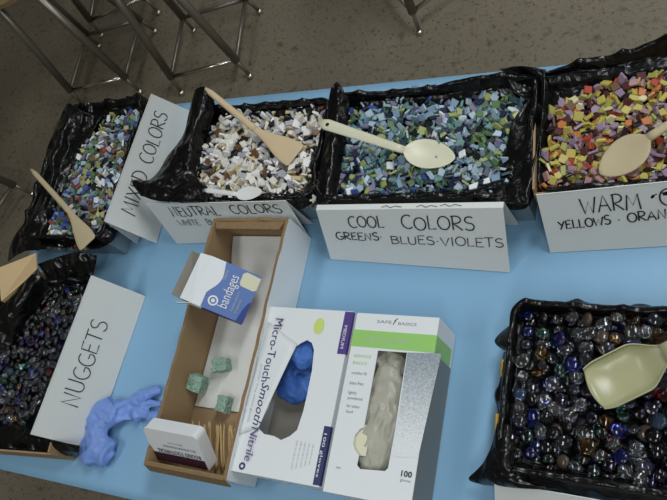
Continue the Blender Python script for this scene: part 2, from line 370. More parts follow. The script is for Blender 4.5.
def liner(label, x0, x1, y0, y1, rim, level, peaks=(), flare=(), drop=None, slump=(), tuck=(), seed=0, basedrop=.035, pleat=.004, rim_noise=.0075):
    """crumpled film: rises from under the contents, over the rim and hangs outside"""
    N = 260; r = .02; pts = []
    per = [((x0 + r, y0), (x1 - r, y0), (0, -1)), ((x1, y0 + r), (x1, y1 - r), (1, 0)), ((x1 - r, y1), (x0 + r, y1), (0, 1)), ((x0, y1 - r), (x0, y0 + r), (-1, 0))]
    L = [math.dist(a, b) for a, b, _ in per]; ca = math.pi * r / 2; tot = sum(L) + 4 * ca
    for i in range(N):
        s = tot * i / N
        for k in range(4):
            a, b, n = per[k]
            if s < L[k]:
                f = s / L[k]; pts.append((a[0] + (b[0] - a[0]) * f, a[1] + (b[1] - a[1]) * f, n[0], n[1])); break
            s -= L[k]
            if s < ca:
                n2 = per[(k + 1) % 4][2]; cx = b[0] - n[0] * r; cy = b[1] - n[1] * r
                an = math.atan2(n[1], n[0]) + (s / ca) * math.pi / 2
                pts.append((cx + r * math.cos(an), cy + r * math.sin(an), math.cos(an), math.sin(an))); break
            s -= ca
    RES = 4; V = []; rows = None
    for i, (x, y, nxx, nyy) in enumerate(pts):
        pk = gsum(peaks, x, y); flr = gsum(flare, x, y); sl = gsum(slump, x, y); tk = min(1, gsum(tuck, x, y))
        u = i / N * tot
        rn = rim_noise * noise.noise((u * 14, seed * 3.1, 0)) + rim_noise * .35 * noise.noise((u * 48, seed * 2.3, 4))
        rn += max(0, .35 - abs(noise.noise((u * 17, seed, 8)))) ** 2 * rim_noise * 9
        dr = (drop(x, y) if drop else basedrop) * (1 + .5 * noise.noise((u * 22, seed, 5)))
        dr = max(.004, dr)
        pl = pleat * (1 - 2 * abs(noise.noise((u * 34, seed * 1.7, 2)))) + pleat * noise.noise((u * 70, seed, 7)) * .4
        k = 1 - tk
        prof = [(-.05 - sl, level - .016), (-.022 - sl, level - .010), (-.014 - sl, level + .1 * (rim - level)), (-.0095 - .65 * sl + pl * .8, level + .55 * (rim - level)),
                (-.0075 - .3 * sl * k + pl * .4, rim - .010 + pk * .35 + rn * .5 - .004 * tk),
                (-.0035 * k - .007 * tk, rim + .002 + (pk + rn) * k - .010 * tk),
                (.0032 * k - .0068 * tk, rim + .0025 + (pk * .96 + rn) * k - .0105 * tk),
                (.0065 * k - .0069 * tk + flr * .35 * k, rim - .25 * dr * k + (pk * .55) * k - .011 * tk),
                (.0075 * k - .007 * tk + (flr * .75 + max(0, pl)) * k, rim - .6 * dr * k - .012 * tk),
                (.0085 * k - .0071 * tk + (flr + max(0, pl * 1.6)) * k, rim - dr * k - .013 * tk)]
        col = []
        for a in range(len(prof) - 1):
            p0 = prof[max(a - 1, 0)]; p1 = prof[a]; p2 = prof[a + 1]; p3 = prof[min(a + 2, len(prof) - 1)]
            for s in range(RES):
                tt = s / RES
                def cr(q):
                    lin_ = p1[q] + (p2[q] - p1[q]) * tt
                    cm = .5 * ((2 * p1[q]) + (-p0[q] + p2[q]) * tt + (2 * p0[q] - 5 * p1[q] + 4 * p2[q] - p3[q]) * tt * tt + (-p0[q] + 3 * p1[q] - 3 * p2[q] + p3[q]) * tt ** 3)
                    return .5 * (lin_ + cm)
                col.append((cr(0), cr(1)))
        col.append(prof[-1]); rows = len(col)
        for j, (o, z) in enumerate(col):
            wj = smoothstep(8, 18, j); po = Vector((x + nxx * o, y + nyy * o, TZ + z))
            am = .0045 * wj * (1 - .8 * tk) * (0.35 if abs(o) < .006 else 1)
            sv = Vector((seed, 0, 0)); nv = noise.noise_vector(po * 16 + sv) * am + noise.noise_vector(po * 42 + sv) * am * .35
            nv += Vector((nxx * .6, nyy * .6, .5)) * (am * .8 * (.25 - abs(noise.noise(po * 62 + sv))))
            nv += Vector((nxx, nyy, .3)) * (am * .9 * (.35 - abs(noise.noise(po * 26 + sv))))
            if 16 <= j <= 30: nv.x *= .4; nv.y *= .4
            po += nv; po.z = max(po.z, TZ + .003); V.append(po)
    Fc = []
    for i in range(N):
        i2 = (i + 1) % N
        for j in range(rows - 1): Fc.append((i * rows + j, i2 * rows + j, i2 * rows + j + 1, i * rows + j + 1))
    V.append(Vector(((x0 + x1) / 2, (y0 + y1) / 2, TZ + level - .018))); c = len(V) - 1
    for i in range(N): Fc.append((((i + 1) % N) * rows, i * rows, c))
    o = mesh('liner_bag', V, Fc, M['bag'], smooth=True)
    md = o.modifiers.new('film', 'SOLIDIFY'); md.thickness = .0005; md.offset = 1
    tag(o, label, 'plastic bag', 'black plastic liner bags')
    return o

def fold(bag, grid, seed=1, amp=.004, res=10):
    """a further fold of the bag's film, given by rows of points (pixel, height)"""
    G = [[P(*q) for q in row] for row in grid]
    def cr(p0, p1, p2, p3, t): return .5 * ((2 * p1) + (p2 - p0) * t + (2 * p0 - 5 * p1 + 4 * p2 - p3) * t * t + (3 * p1 - p0 - 3 * p2 + p3) * t ** 3)
    def line(pts):
        out = []
        for i in range(len(pts) - 1):
            for k in range(res): out.append(cr(pts[max(i - 1, 0)], pts[i], pts[i + 1], pts[min(i + 2, len(pts) - 1)], k / res))
        return out + [pts[-1]]
    A = [line(r) for r in G]; B = [line(list(c)) for c in zip(*A)]
    V = []; nb = len(B[0]); na = len(B)
    for i, c in enumerate(B):
        for k, p in enumerate(c):
            e = min(i, na - 1 - i, k, nb - 1 - k); q = p.copy(); sv = Vector((seed * 1.7, seed, 0))
            q += noise.noise_vector(p * 22 + sv) * amp * .6
            q.z += amp * 1.6 * (.4 - 1.3 * abs(noise.noise(Vector((p.x * 40, p.y * 16, seed))))) * min(1, e / 3)
            q += Vector((.5, -.4, .9)) * (max(amp, .003) * .8 * (.3 - 1.5 * abs(noise.noise(p * 48 + sv)))) * min(1, e / 3)
            q.z = max(q.z, TZ + .003); V.append(q)
    Fc = [(i * nb + k, (i + 1) * nb + k, (i + 1) * nb + k + 1, i * nb + k + 1) for i in range(na - 1) for k in range(nb - 1)]
    o = mesh('bag_fold', V, Fc, M['bag'], bag, True)
    md = o.modifiers.new('film', 'SOLIDIFY'); md.thickness = .0006
    return o
def turn(objs, ang, px, py):
    mw = Matrix.Translation((px, py, 0)) @ Matrix.Rotation(ang, 4, 'Z') @ Matrix.Translation((-px, -py, 0))
    for o in objs: o.matrix_basis = mw @ o.matrix_basis
# --- cool colours tray
open_box('tray_box', 'cardboard box lined in black behind the cool colors card', -.546, -.221, .462, .652, .086, M['greybox'], M['kraft'])
bg = liner('black plastic bag lining the cool colors tray', -.546, -.221, .462, .652, .086, .074,
      peaks=[(-.24, .652, .012, .03), (-.30, .652, .006, .03)],
      drop=lambda x, y: .055 if y > .66 else .022 if y < .47 else .02,
      slump=[(-.221, .52, .026, .035), (-.26, .462, .014, .03), (-.225, .6, .008, .03)], seed=3, pleat=.003)
fold(bg, [[(331, 88, .125), (338, 82, .13), (346, 95, .115)], [(328, 106, .104), (338, 105, .112), (350, 102, .104)], [(325, 140, .092), (333, 142, .10), (346, 135, .086)], [(318, 180, .092), (327, 182, .096), (340, 175, .080)], [(316, 203, .090), (324, 204, .093), (338, 200, .082)]], 2, .002)
fold(bg, [[(500, 69, .108), (520, 66, .112), (546, 70, .104)], [(508, 80, .098), (530, 82, .085), (545, 90, .098)], [(512, 92, .085), (535, 105, .082), (543, 112, .096)]], 4, .002)
fold(bg, [[(532, 96, .084), (540, 105, .092), (544, 112, .096)], [(514, 120, .080), (530, 125, .082), (540, 130, .094)], [(506, 150, .080), (522, 152, .086), (536, 155, .094)], [(512, 178, .080), (524, 182, .088), (532, 182, .093)], [(470, 204, .084), (505, 204, .090), (529, 204, .090)]], 5, .004)
# --- neutral tray
open_box('tray_box', 'cardboard box lined in black behind the neutral colors card', -.832, -.562, .466, .650, .086, M['greybox'], M['kraft'])
bg = liner('black plastic bag lining the neutral colors tray and slumping over its left side', -.832, -.562, .466, .650, .086, .076,
      peaks=[(-.832, .60, .006, .03)],
      drop=lambda x, y: .055 if y > .67 else (.015 if y < .47 else (.05 if x < -.8 else .02)),
      slump=[(-.836, .55, .012, .05), (-.565, .55, .006, .06)], seed=5, pleat=.003)
fold(bg, [[(195, 89, .134), (203, 86, .138), (211, 89, .132)], [(189, 112, .115), (201, 112, .122), (215, 109, .098)], [(183, 136, .10), (194, 136, .112), (208, 132, .086)], [(168, 157, .088), (184, 158, .106), (201, 156, .082)],
          [(151, 179, .092), (176, 178, .104), (198, 178, .082)], [(133, 180, .104), (165, 190, .108), (207, 189, .094)], [(140, 196, .104), (170, 202, .106), (208, 202, .100)]], 7, .005)
# --- warm tray (stands slightly askew)
tb = open_box('tray_box', 'brown cardboard box lined in black behind the warm colors card', -.212, .118, .462, .668, .090, M['kraft'], M['kraft'], hs=(.082, .083, .093, .083))
bg = liner('black plastic bag lining the warm colors tray', -.212, .118, .462, .668, .090, .076,
      peaks=[(-.03, .668, .010, .035), (.06, .668, .01, .05)],
      drop=lambda x, y: .03 if y > .66 else .012, slump=[(-.1, .668, .010, .1)], tuck=[(-.212, .50, 1, .05), (-.212, .57, 1, .05), (-.212, .63, 1, .035)], seed=8, pleat=.003)
turn([tb, bg], math.radians(4.8), -.212, .462)
# --- mixed tray
open_box('tray_box', 'cardboard box lined in black beside the mixed colors card', -1.205, -.990, .394, .700, .078, M['greybox'], M['kraft'])
bg = liner('black plastic bag lining the mixed colors tray at the table corner', -1.205, -.990, .394, .700, .078, .064,
      peaks=[(-.995, .70, .016, .02)], drop=lambda x, y: .05 if x < -1.19 else (.02 if y < .42 else .045),
      slump=[(-1.205, .66, .04, .05), (-1.12, .70, .022, .04), (-1.205, .56, .012, .05), (-1.0, .40, .008, .03)], seed=11, pleat=.003)
fold(bg, [[(65, 106, .098), (70, 103, .104), (84, 112, .09), (102, 116, .078)], [(54, 132, .086), (64, 128, .098), (76, 132, .078), (92, 134, .068)], [(46, 154, .080), (54, 154, .094), (64, 158, .076), (76, 160, .067)], [(45, 184, .078), (50, 184, .090), (56, 188, .078), (64, 190, .067)],
          [(30, 214, .076), (38, 212, .088), (45, 216, .078), (50, 220, .067)], [(14, 238, .07), (26, 236, .084), (38, 240, .078), (50, 240, .067)], [(8, 262, .05), (24, 252, .078), (40, 250, .080), (64, 248, .069)]], 9, .005)
# --- nuggets, left
tb = open_box('tray_box', 'brown cardboard box of glass nuggets behind the nuggets card', -1.21, -.957, .008, .322, .062, M['kraft'], M['kraft'], hs=(.058, .055, .055, .063)); turn([tb], math.radians(5), -.957, .01)
flap(tb, [P(37, 269, .085), P(1, 300, .085), P(-2, 268, .105), P(36, 253, .105)], .003, M['kraft_pale'])
_q = [P(37, 269, .085), P(1, 300, .085)]; flap(tb, [_q[0], _q[1], _q[1] - Vector((0, 0, .05)), _q[0] - Vector((0, 0, .05))], .003, M['kraft_pale'], 'flap_base')
bg = liner('black plastic bag lining the left nuggets box', -1.21, -.957, .008, .322, .062, .05,
      peaks=[(-1.2, .30, .012, .04)], drop=lambda x, y: .03 if y > .34 else .012, slump=[(-1.18, .352, .05, .05), (-1.0, .06, .03, .05), (-1.1, .02, .03, .06)],
      tuck=[(-.957, .2, 1, .06), (-.957, .1, 1, .05), (-.98, .008, 1, .06), (-1.12, .008, 1, .07)], seed=15, pleat=.003)
turn([bg], math.radians(5), -.957, .01)
fold(bg, [[(37, 264, .080), (58, 257, .086), (80, 252, .09), (97, 255, .082)], [(44, 274, .074), (60, 268, .076), (80, 264, .080), (96, 262, .076)], [(52, 288, .054), (64, 282, .054), (82, 284, .054), (93, 276, .060)]], 12, .004)
fold(bg, [[(38, 268, .088), (22, 284, .088), (2, 305, .084), (-24, 325, .08)], [(42, 276, .078), (28, 294, .090), (10, 316, .086), (-10, 338, .07)], [(54, 290, .052), (36, 310, .052), (20, 335, .052), (0, 360, .052)]], 13, .004)
fold(bg, [[(45, 437, .067), (62, 442, .062), (80, 446, .052)], [(46, 445, .062), (61, 449, .048), (79, 453, .034)], [(46, 450, .056), (60, 454, .032), (77, 458, .014)]], 19, .002)
# --- nuggets, right
tb = open_box('tray_box', 'cardboard box of large glass nuggets with the cream scoop', -.222, .11, .100, .312, .062, M['kraft'], M['kraft'])
flap(tb, [(-.219, .238, TZ + .052), (-.219, .212, TZ + .052), (-.231, .214, TZ + .060), (-.233, .236, TZ + .060)], .003, M['yellow_board'])
flap(tb, [(-.219, .168, TZ + .052), (-.219, .136, TZ + .052), (-.231, .140, TZ + .058), (-.233, .166, TZ + .058)], .003, M['yellow_board'])
bg = liner('black plastic bag lining the right nuggets box with its corner pointing left', -.222, .11, .100, .312, .062, .052,
      peaks=[(-.215, .305, .010, .03), (-.16, .312, .004, .04)], flare=[(-.222, .185, .006, .01)],
      drop=lambda x, y: .012 if x < -.2 and y < .25 else (.03 if x < -.2 else .016), slump=[(-.222, .29, .010, .03), (-.222, .11, .012, .03), (-.1, .1, .008, .06)], seed=21, pleat=.003)
fold(bg, [[(514, 322, .064), (519, 324, .068), (524, 328, .062)], [(495, 341, .046), (510, 341, .064), (524, 343, .060)], [(512, 354, .050), (516, 356, .062), (522, 358, .058)]], 15, .001)
fold(bg, [[(498, 424, .062), (507, 425, .070), (518, 428, .058)], [(492, 446, .058), (503, 448, .070), (519, 452, .058)], [(483, 463, .045), (503, 466, .068), (524, 472, .058)], [(469, 478, .030), (500, 479, .062), (532, 483, .060)], [(482, 484, .030), (512, 487, .056), (560, 490, .060)]], 16, .003)

# ------------------------------------------------------------------ tiles
def tile_mesh(name, mt, kind):
    rnd = random.Random(hash(kind) % 1000 if isinstance(kind, int) else 3)
    a, b, h = [(.0051, .0051, .0014), (.0060, .0043, .0014), (.0066, .0034, .0013), (.0048, .0054, .0015)][kind]
    base = [[(-a, -b), (a, -b), (a, b), (-a, b)], [(-a, -b), (a * .9, -b * .9), (a, b * .7), (-a * .4, b)],
            [(-a, -b), (a, -b * .7), (a * .8, b), (-a * .9, b * .8)], [(-a, -b * .3), (-a * .2, -b), (a, -b * .6), (a * .9, b), (-a * .7, b * .9)]][kind]
    n = len(base); V = [(x, y, -h) for x, y in base] + [(x, y, h * .6) for x, y in base] + [(x * .88, y * .88, h) for x, y in base]
    Fc = [tuple(range(n))[::-1], tuple(range(2 * n, 3 * n))]
    for i in range(n):
        j = (i + 1) % n; Fc += [(i, j, n + j, n + i), (n + i, n + j, 2 * n + j, 2 * n + i)]
    me = bpy.data.meshes.new(name); me.from_pydata(V, [], Fc); me.materials.append(mt); me.update()
    return me
def scatter(poly, sep, rnd, tries=26000, cap=4000):
    xs = [p[0] for p in poly]; ys = [p[1] for p in poly]; cell = {}; out = []; cs = sep
    for _ in range(tries):
        x = rnd.uniform(min(xs), max(xs)); y = rnd.uniform(min(ys), max(ys))
        if not inpoly(x, y, poly): continue
        cx, cy = int(x // cs), int(y // cs); ok = True
        for i in (-1, 0, 1):
            for j in (-1, 0, 1):
                for q in cell.get((cx + i, cy + j), ()):
                    if (q[0] - x) ** 2 + (q[1] - y) ** 2 < sep * sep: ok = False; break
        if ok: cell.setdefault((cx, cy), []).append((x, y)); out.append((x, y))
        if len(out) >= cap: break
    return out
def heap(tray, poly, zc, palette, seed, sep=.0098, size=1.13, tilt=.62, bumpz=.006, frame_x=None):
    """palette: list of (colour words, rgb, weight). Top tiles are single things, the rest below one 'stuff' mesh"""
    rnd = random.Random(seed)
    kinds = []
    for (words, rgb, wt) in palette:
        mt = mat('glazed_tile_' + words.replace(' ', '_').replace('-', '_'), rgb, 0.32, 0.5)
        kinds.append((words, [tile_mesh('mosaic_tile', mt, k) for k in range(4)], mt))
    wts = [p[2] for p in palette]
    def zsurf(x, y): return zc + bumpz * noise.noise((x * 26, y * 26, seed)) + .004 * noise.noise((x * 9, y * 9, seed + 3))
    def pose(x, y, z, s, tl):
        e = Matrix.Rotation(rnd.uniform(0, 6.28), 4, 'Z') @ Matrix.Rotation(rnd.gauss(0, tl), 4, 'X') @ Matrix.Rotation(rnd.gauss(0, tl), 4, 'Y') @ Matrix.Rotation(rnd.uniform(0, 6.28), 4, 'Z')
        return Matrix.Translation((x, y, TZ + z)) @ e @ Matrix.Scale(s, 4)
    top = scatter(poly, sep, rnd)
    def key(p):
        d2 = p[0] ** 2 + p[1] ** 2
        return d2 + (10 if (frame_x and p[0] > frame_x) else 0)
    cv = Vector((0, 0, TZ + HC)); posed = []
    for (x, y) in top:
        mw = pose(x, y, zsurf(x, y) + rnd.uniform(-.001, .003), size * rnd.uniform(.85, 1.12), tilt); vd = cv - mw.translation
        posed.append((abs((mw.to_3x3() @ Vector((0, 0, 1))).normalized().dot(vd.normalized())) * mw.to_scale()[0] ** 2 / key((x, y)), mw))
    posed.sort(key=lambda q: -q[0]); singles = [q[1] for q in posed[:75]]; rest = [q[1] for q in posed[75:]]
    for mw in singles:
        k = rnd.choices(range(len(kinds)), wts)[0]; words, mes, _ = kinds[k]
        o = bpy.data.objects.new('mosaic_tile', rnd.choice(mes)); C.objects.link(o)
        o.matrix_world = mw
        tag(o, '%s mosaic tile lying loose in the %s tray' % (words, tray), 'tile', '%s tiles in the %s tray' % (words, tray))
    # everything deeper or farther: one uncounted mass
    V, Fc, fm = [], [], []
    def put(x, y, z, mw=None):
        k = rnd.choices(range(len(kinds)), wts)[0]; me = kinds[k][1][rnd.randrange(4)]; mw = mw or pose(x, y, z, size * rnd.uniform(.85, 1.1), tilt); b = len(V)
        for v in me.vertices: V.append(mw @ v.co)
        for p in me.polygons: Fc.append(tuple(b + i for i in p.vertices)); fm.append(k)
    for mw in rest: put(0, 0, 0, mw)
    for (x, y) in scatter(poly, sep * .9, rnd): put(x, y, zsurf(x, y) - .0055)
    for (x, y) in scatter(poly, sep, rnd): put(x, y, zsurf(x, y) - .010)
    o = mesh('mosaic_tiles', V, Fc, None, mats=[k[2] for k in kinds], fmat=fm); o['kind'] = 'stuff'
    tag(o, 'deeper heap of mixed mosaic tiles filling the %s tray' % tray, 'tiles')
def ppoly(px, h): return [P(a, b, h) for a, b in px]
COOL = [('pale blue', (164, 184, 196), 24), ('light steel blue', (128, 156, 178), 18), ('leaf green', (96, 124, 84), 12), ('yellow-green', (156, 166, 100), 10),
        ('dark navy', (40, 46, 72), 10), ('violet-grey', (128, 124, 152), 7), ('dark teal', (58, 88, 92), 9), ('sea green', (108, 146, 140), 10), ('white', (226, 232, 232), 4), ('cobalt blue', (64, 84, 150), 2), ('near-black', (24, 27, 30), 9)]
heap('cool colors', ppoly([(347, 100), (372, 96), (430, 88), (530, 80), (531, 95), (516, 118), (508, 140), (506, 165), (520, 188), (523, 196), (480, 203), (343, 205), (337, 180)], .074), .074, COOL, 31)
NEUT = [('off-white', (224, 220, 210), 34), ('white', (236, 236, 234), 18), ('light grey', (186, 190, 194), 14), ('beige', (200, 184, 150), 10), ('brown', (112, 78, 50), 7), ('black', (26, 25, 25), 9), ('lavender-grey', (168, 168, 182), 4), ('cream yellow', (206, 200, 150), 4)]
heap('neutral colors', ppoly([(226, 118), (250, 108), (322, 106), (334, 116), (333, 150), (325, 180), (312, 201), (240, 201), (202, 200), (194, 182), (203, 150), (212, 132)], .076), .076, NEUT, 37, tilt=.75, size=1.3, sep=.0102)
WARM = [('dull yellow', (184, 172, 88), 24), ('yellow-green', (164, 164, 84), 10), ('tomato red', (166, 66, 50), 8), ('orange', (190, 118, 70), 6), ('mauve', (150, 130, 152), 15), ('dusty pink', (168, 132, 130), 9), ('dark maroon', (82, 44, 46), 10), ('pale yellow', (216, 208, 164), 6), ('brown', (106, 80, 60), 8), ('plum black', (36, 28, 32), 6)]
heap('warm colors', ppoly([(551, 108), (575, 98), (590, 84), (667, 70), (730, 62), (730, 180), (667, 186), (600, 190), (541, 194), (543, 170)], .077), .077, WARM, 41, frame_x=-.03, size=1.16, sep=.0102)
MIX = [('leaf green', (98, 126, 88), 14), ('pale blue', (160, 180, 194), 16), ('cobalt blue', (72, 92, 156), 9), ('white', (224, 228, 226), 13), ('olive yellow', (168, 164, 108), 10), ('brick red', (134, 74, 60), 5), ('teal', (82, 124, 124), 8), ('brown', (112, 90, 68), 9), ('black', (24, 24, 26), 11), ('lilac', (142, 136, 166), 5)]
heap('mixed colors', ppoly([(104, 122), (120, 112), (137, 108), (150, 112), (128, 185), (112, 232), (104, 240), (80, 246), (58, 246), (47, 234), (50, 215), (62, 190), (74, 160), (90, 138)], .064), .064, MIX, 43, tilt=.7)

# ------------------------------------------------------------------ glass nuggets
def nugget_mesh(mt):
    n = 18; prof = [(.35, -.36), (.86, -.32), (1.0, -.12), (.93, .12), (.72, .28), (.4, .37)]
    V = [(0, 0, -.36)]; Fc = []
    for r, z in prof: V += [(r * math.cos(2 * math.pi * k / n), r * math.sin(2 * math.pi * k / n), z) for k in range(n)]
    V.append((0, 0, .4)); L = len(prof)
    for k in range(n):
        Fc.append((0, 1 + (k + 1) % n, 1 + k)); Fc.append((len(V) - 1, 1 + (L - 1) * n + k, 1 + (L - 1) * n + (k + 1) % n))
        for i in range(L - 1): Fc.append((1 + i * n + k, 1 + i * n + (k + 1) % n, 1 + (i + 1) * n + (k + 1) % n, 1 + (i + 1) * n + k))
    me = bpy.data.meshes.new('glass_nugget'); me.from_pydata(V, [], Fc); me.materials.append(mt); me.update()
    for p in me.polygons: p.use_smooth = True
    return me
def glass(name, rgb, trans=1.0, rough=0.02): return mat(name, rgb, rough, 0.5, trans=trans, ior=1.5)
NUG = [('clear', glass('clear_glass', (240, 243, 245), .992), 36), ('smoky grey', glass('smoky_glass', (130, 136, 146), .98), 16), ('cobalt blue', glass('cobalt_glass', (70, 84, 205), .98), 15), ('amber', glass('amber_glass', (205, 150, 70)), 6),
       ('dark violet', glass('violet_glass', (84, 58, 130)), 10), ('sea green', glass('sea_green_glass', (100, 165, 148)), 9), ('red', glass('red_glass', (170, 40, 40)), 2), ('black', glass('black_glass', (12, 12, 15), 0), 14), ('pale iridescent blue', glass('iridescent_glass', (120, 150, 190), .92), 3), ('milky brown', glass('milky_brown_glass', (90, 76, 66), .5, .15), 1)]
NM = [(wd, nugget_mesh(mt), wt, mt) for wd, mt, wt in NUG]
def nuggets(where, poly, zc, r, sep, seed, cap):
    rnd = random.Random(seed); V, Fc, fm = [], [], []
    for layer, (dz, sp) in enumerate(((0, sep), (-.0075, sep * 1.02))):
        pts = scatter(poly, sp, rnd, 9000); pts.sort(key=lambda p: p[0] ** 2 + p[1] ** 2 + (10 if p[0] > -.03 else 0))
        for i, (x, y) in enumerate(pts):
            ki = rnd.choices(range(len(NM)), [k[2] for k in NM])[0]; wd, me = NM[ki][:2]
            s = r * rnd.uniform(.82, 1.12)
            mw = Matrix.Translation((x, y, TZ + zc + dz + rnd.uniform(-.002, .003))) @ Matrix.Rotation(rnd.uniform(0, 6.28), 4, 'Z') @ Matrix.Rotation(rnd.gauss(0, .35), 4, 'X') @ Matrix.Rotation(rnd.gauss(0, .35), 4, 'Y') @ Matrix.Scale(s, 4)
            if layer == 0 and i < cap:
                o = bpy.data.objects.new('glass_nugget', me); C.objects.link(o); o.matrix_world = mw
                tag(o, '%s rounded glass nugget in the %s' % (wd, where), 'glass nugget', '%s nuggets in the %s' % (wd, where))
            else:
                b = len(V); V += [mw @ v.co for v in me.vertices]
                for p in me.polygons: Fc.append(tuple(b + q for q in p.vertices)); fm.append(ki)
    o = mesh('glass_nuggets', V, Fc, None, mats=[k[3] for k in NM], fmat=fm, smooth=True); o['kind'] = 'stuff'
    tag(o, 'deeper glass nuggets filling the %s' % where, 'glass nuggets')
nuggets('right nuggets box with the scoop', [(-.208, .298), (-.209, .2), (-.209, .125), (-.198, .112), (.07, .110), (.07, .302), (-.1, .302)], .061, .0098, .0146, 51, 160)
nuggets('left box behind the nuggets card', ppoly([(52, 284), (62, 278), (86, 280), (84, 292), (70, 325), (40, 395), (22, 425), (0, 420), (-30, 400), (-10, 330), (20, 305)], .052), .053, .0076, .0112, 53, 150)

# ------------------------------------------------------------------ tent cards
def card(label, r0, r1, f0, f1, back, top=0.0, cat='sign'):
    """folded sign: ridge r0-r1, front foot f0-f1, back leg ends at offset 'back' from the ridge"""
    r0, r1, f0, f1 = map(Vector, (r0, r1, f0, f1)); back = Vector(back)
    t = thing('folded_sign', label, cat, ((f0 + f1) / 2), 'hand lettered folded signs')
    n = (r1 - r0).cross(f0 - r0).normalized()
    if n.z < 0: n = -n
    bd = Vector((back.x, back.y, 0)).normalized() * top
    def slab(name, a, b, c, d, nn, mt=M['card']):
        th = .0007; q = [a, b, c, d]; V = q + [p - nn * th for p in q]
        o = mesh(name, V, [(0, 1, 2, 3), (7, 6, 5, 4), (0, 4, 5, 1), (1, 5, 6, 2), (2, 6, 7, 3), (3, 7, 4, 0)], mt, t)
        return o
    V = []; Fc = []; nu, nv = 14, 5
    for l in (0, .0007):
        for b in range(nv + 1):
            for a in range(nu + 1): V.append(f0.lerp(f1, a / nu).lerp(r0.lerp(r1, a / nu), b / nv) - n * l)
    K = (nu + 1) * (nv + 1)
    for b in range(nv):
        for a in range(nu):
            q = b * (nu + 1) + a; Fc.append((q, q + 1, q + nu + 2, q + nu + 1)); q += K; Fc.append((q + nu + 1, q + nu + 2, q + 1, q))
    for a in range(nu):
        for q in (a, nv * (nu + 1) + a): Fc.append((q, q + K, q + K + 1, q + 1))
    for b in range(nv):
        for q in (b * (nu + 1), b * (nu + 1) + nu): Fc.append((q, q + nu + 1, q + nu + 1 + K, q + K))
    mesh('front_panel', V, Fc, M['card'], t)
    b0, b1 = r0 + bd, r1 + bd
    if top > 0: slab('top_fold', r0, r1, b1, b0, Vector((0, 0, 1)))
    e0, e1 = b0 + back, b1 + back
    nb = (b1 - b0).cross(back).normalized()
    if nb.dot(n) > 0 and abs(nb.z) < .9: pass
    slab('back_panel', b0, b1, e1, e0, nb)
    return t
def face_axes(r0, r1, f0):
    r0, r1, f0 = map(Vector, (r0, r1, f0)); xd = (r1 - r0).normalized(); yd = (r0 - f0); yd -= xd * yd.dot(xd)
    return xd, yd.normalized(), yd.length
# cool
r0, r1 = (-.535, .436, TZ + .1), (-.245, .436, TZ + .1); f0, f1 = (-.547, .395, TZ + .001), (-.251, .381, TZ + .001)
t = card('white folded sign hand lettered COOL COLORS on the blue sheet', r0, r1, f0, f1, (0, .012, -.098), .009)
fc = (f0, f1, r0, r1)
handwrite('lettering', 'COOL', fc, .050, .110, .68, .88, M['ink'], t, seed=1)
handwrite('lettering', 'COLORS', fc, .137, .248, .66, .88, M['ink'], t, seed=2)
handwrite('lettering', 'GREENS.', fc, .022, .103, .44, .58, M['ink'], t, seed=3)
handwrite('lettering', 'BLUES.VIOLETS', fc, .114, .286, .40, .54, M['ink'], t, seed=4, sw=.0016)
handwrite('lettering', '~ ~~', (r0, r1, (r0[0], r0[1] + .009, r0[2]), (r1[0], r1[1] + .009, r1[2])), .11, .235, .1, .9, M['ink_pale'], t, seed=4, sw=.0011)
# warm
r0, r1 = (-.203, .455, TZ + .1), (.074, .481, TZ + .1); f0, f1 = (-.197, .413, TZ + .001), (.082, .436, TZ + .001)
t = card('white folded sign hand lettered WARM with YELLOWS below it', r0, r1, f0, f1, (-.001, .004, -.098))
fc = (f0, f1, r0, r1)
handwrite('lettering', 'WARM', fc, .052, .128, .62, .86, M['ink'], t, seed=5, slope=.3)
handwrite('lettering', 'COLORS', fc, .148, .262, .64, .88, M['ink'], t, seed=6, slope=.1)
handwrite('lettering', 'YELLOWS', fc, .019, .087, .40, .54, M['ink'], t, seed=7, slope=.5)
handwrite('lettering', '.', fc, .094, .100, .42, .56, M['ink'], t, seed=8)
handwrite('lettering', 'ORANGES', fc, .107, .188, .44, .58, M['ink'], t, seed=14, slope=.2)
# neutral
r0, r1 = (-.882, .452, TZ + .1), (-.594, .4535, TZ + .1); f0, f1 = (-.877, .419, TZ + .001), (-.594, .431, TZ + .001)
t = card('white folded sign hand lettered NEUTRAL COLORS behind the long cardboard box', r0, r1, f0, f1, (0, .006, -.098))
fc = (f0, f1, r0, r1)
handwrite('lettering', 'NEUTRAL', fc, .040, .146, .70, .92, M['ink'], t, seed=8)
handwrite('lettering', 'COLORS', fc, .170, .270, .72, .93, M['ink'], t, seed=9)
handwrite('lettering', 'WHITE  BLACK', fc, .040, .152, .46, .60, M['ink_pale'], t, seed=10, sw=.0014)
# mixed
r0, r1 = (-.966, .417, TZ + .104), (-.956, .690, TZ + .104); f0, f1 = (-.926, .419, TZ + .001), (-.936, .713, TZ + .001)
t = card('white folded sign hand lettered MIXED COLORS standing against its tray', r0, r1, f0, f1, (-.008, 0, -.102))
fc = (f0, f1, r0, r1)
handwrite('lettering', 'MIXED', fc, .030, .118, .52, .80, M['ink'], t, seed=11)
handwrite('lettering', 'COLORS', fc, .136, .246, .52, .80, M['ink'], t, seed=12)
# nuggets
r0, r1 = (-.973, .034, TZ + .1), (-.957, .314, TZ + .1); f0, f1 = (-.928, .033, TZ + .001), (-.914, .313, TZ + .001)
t = card('white folded sign hand lettered NUGGETS beside the blue glove', r0, r1, f0, f1, (-.002, 0, -.03))
fc = (f0, f1, r0, r1)
handwrite('lettering', 'NUGGETS', fc, .058, .212, .46, .74, M['ink'], t, seed=13, sw=.0019)
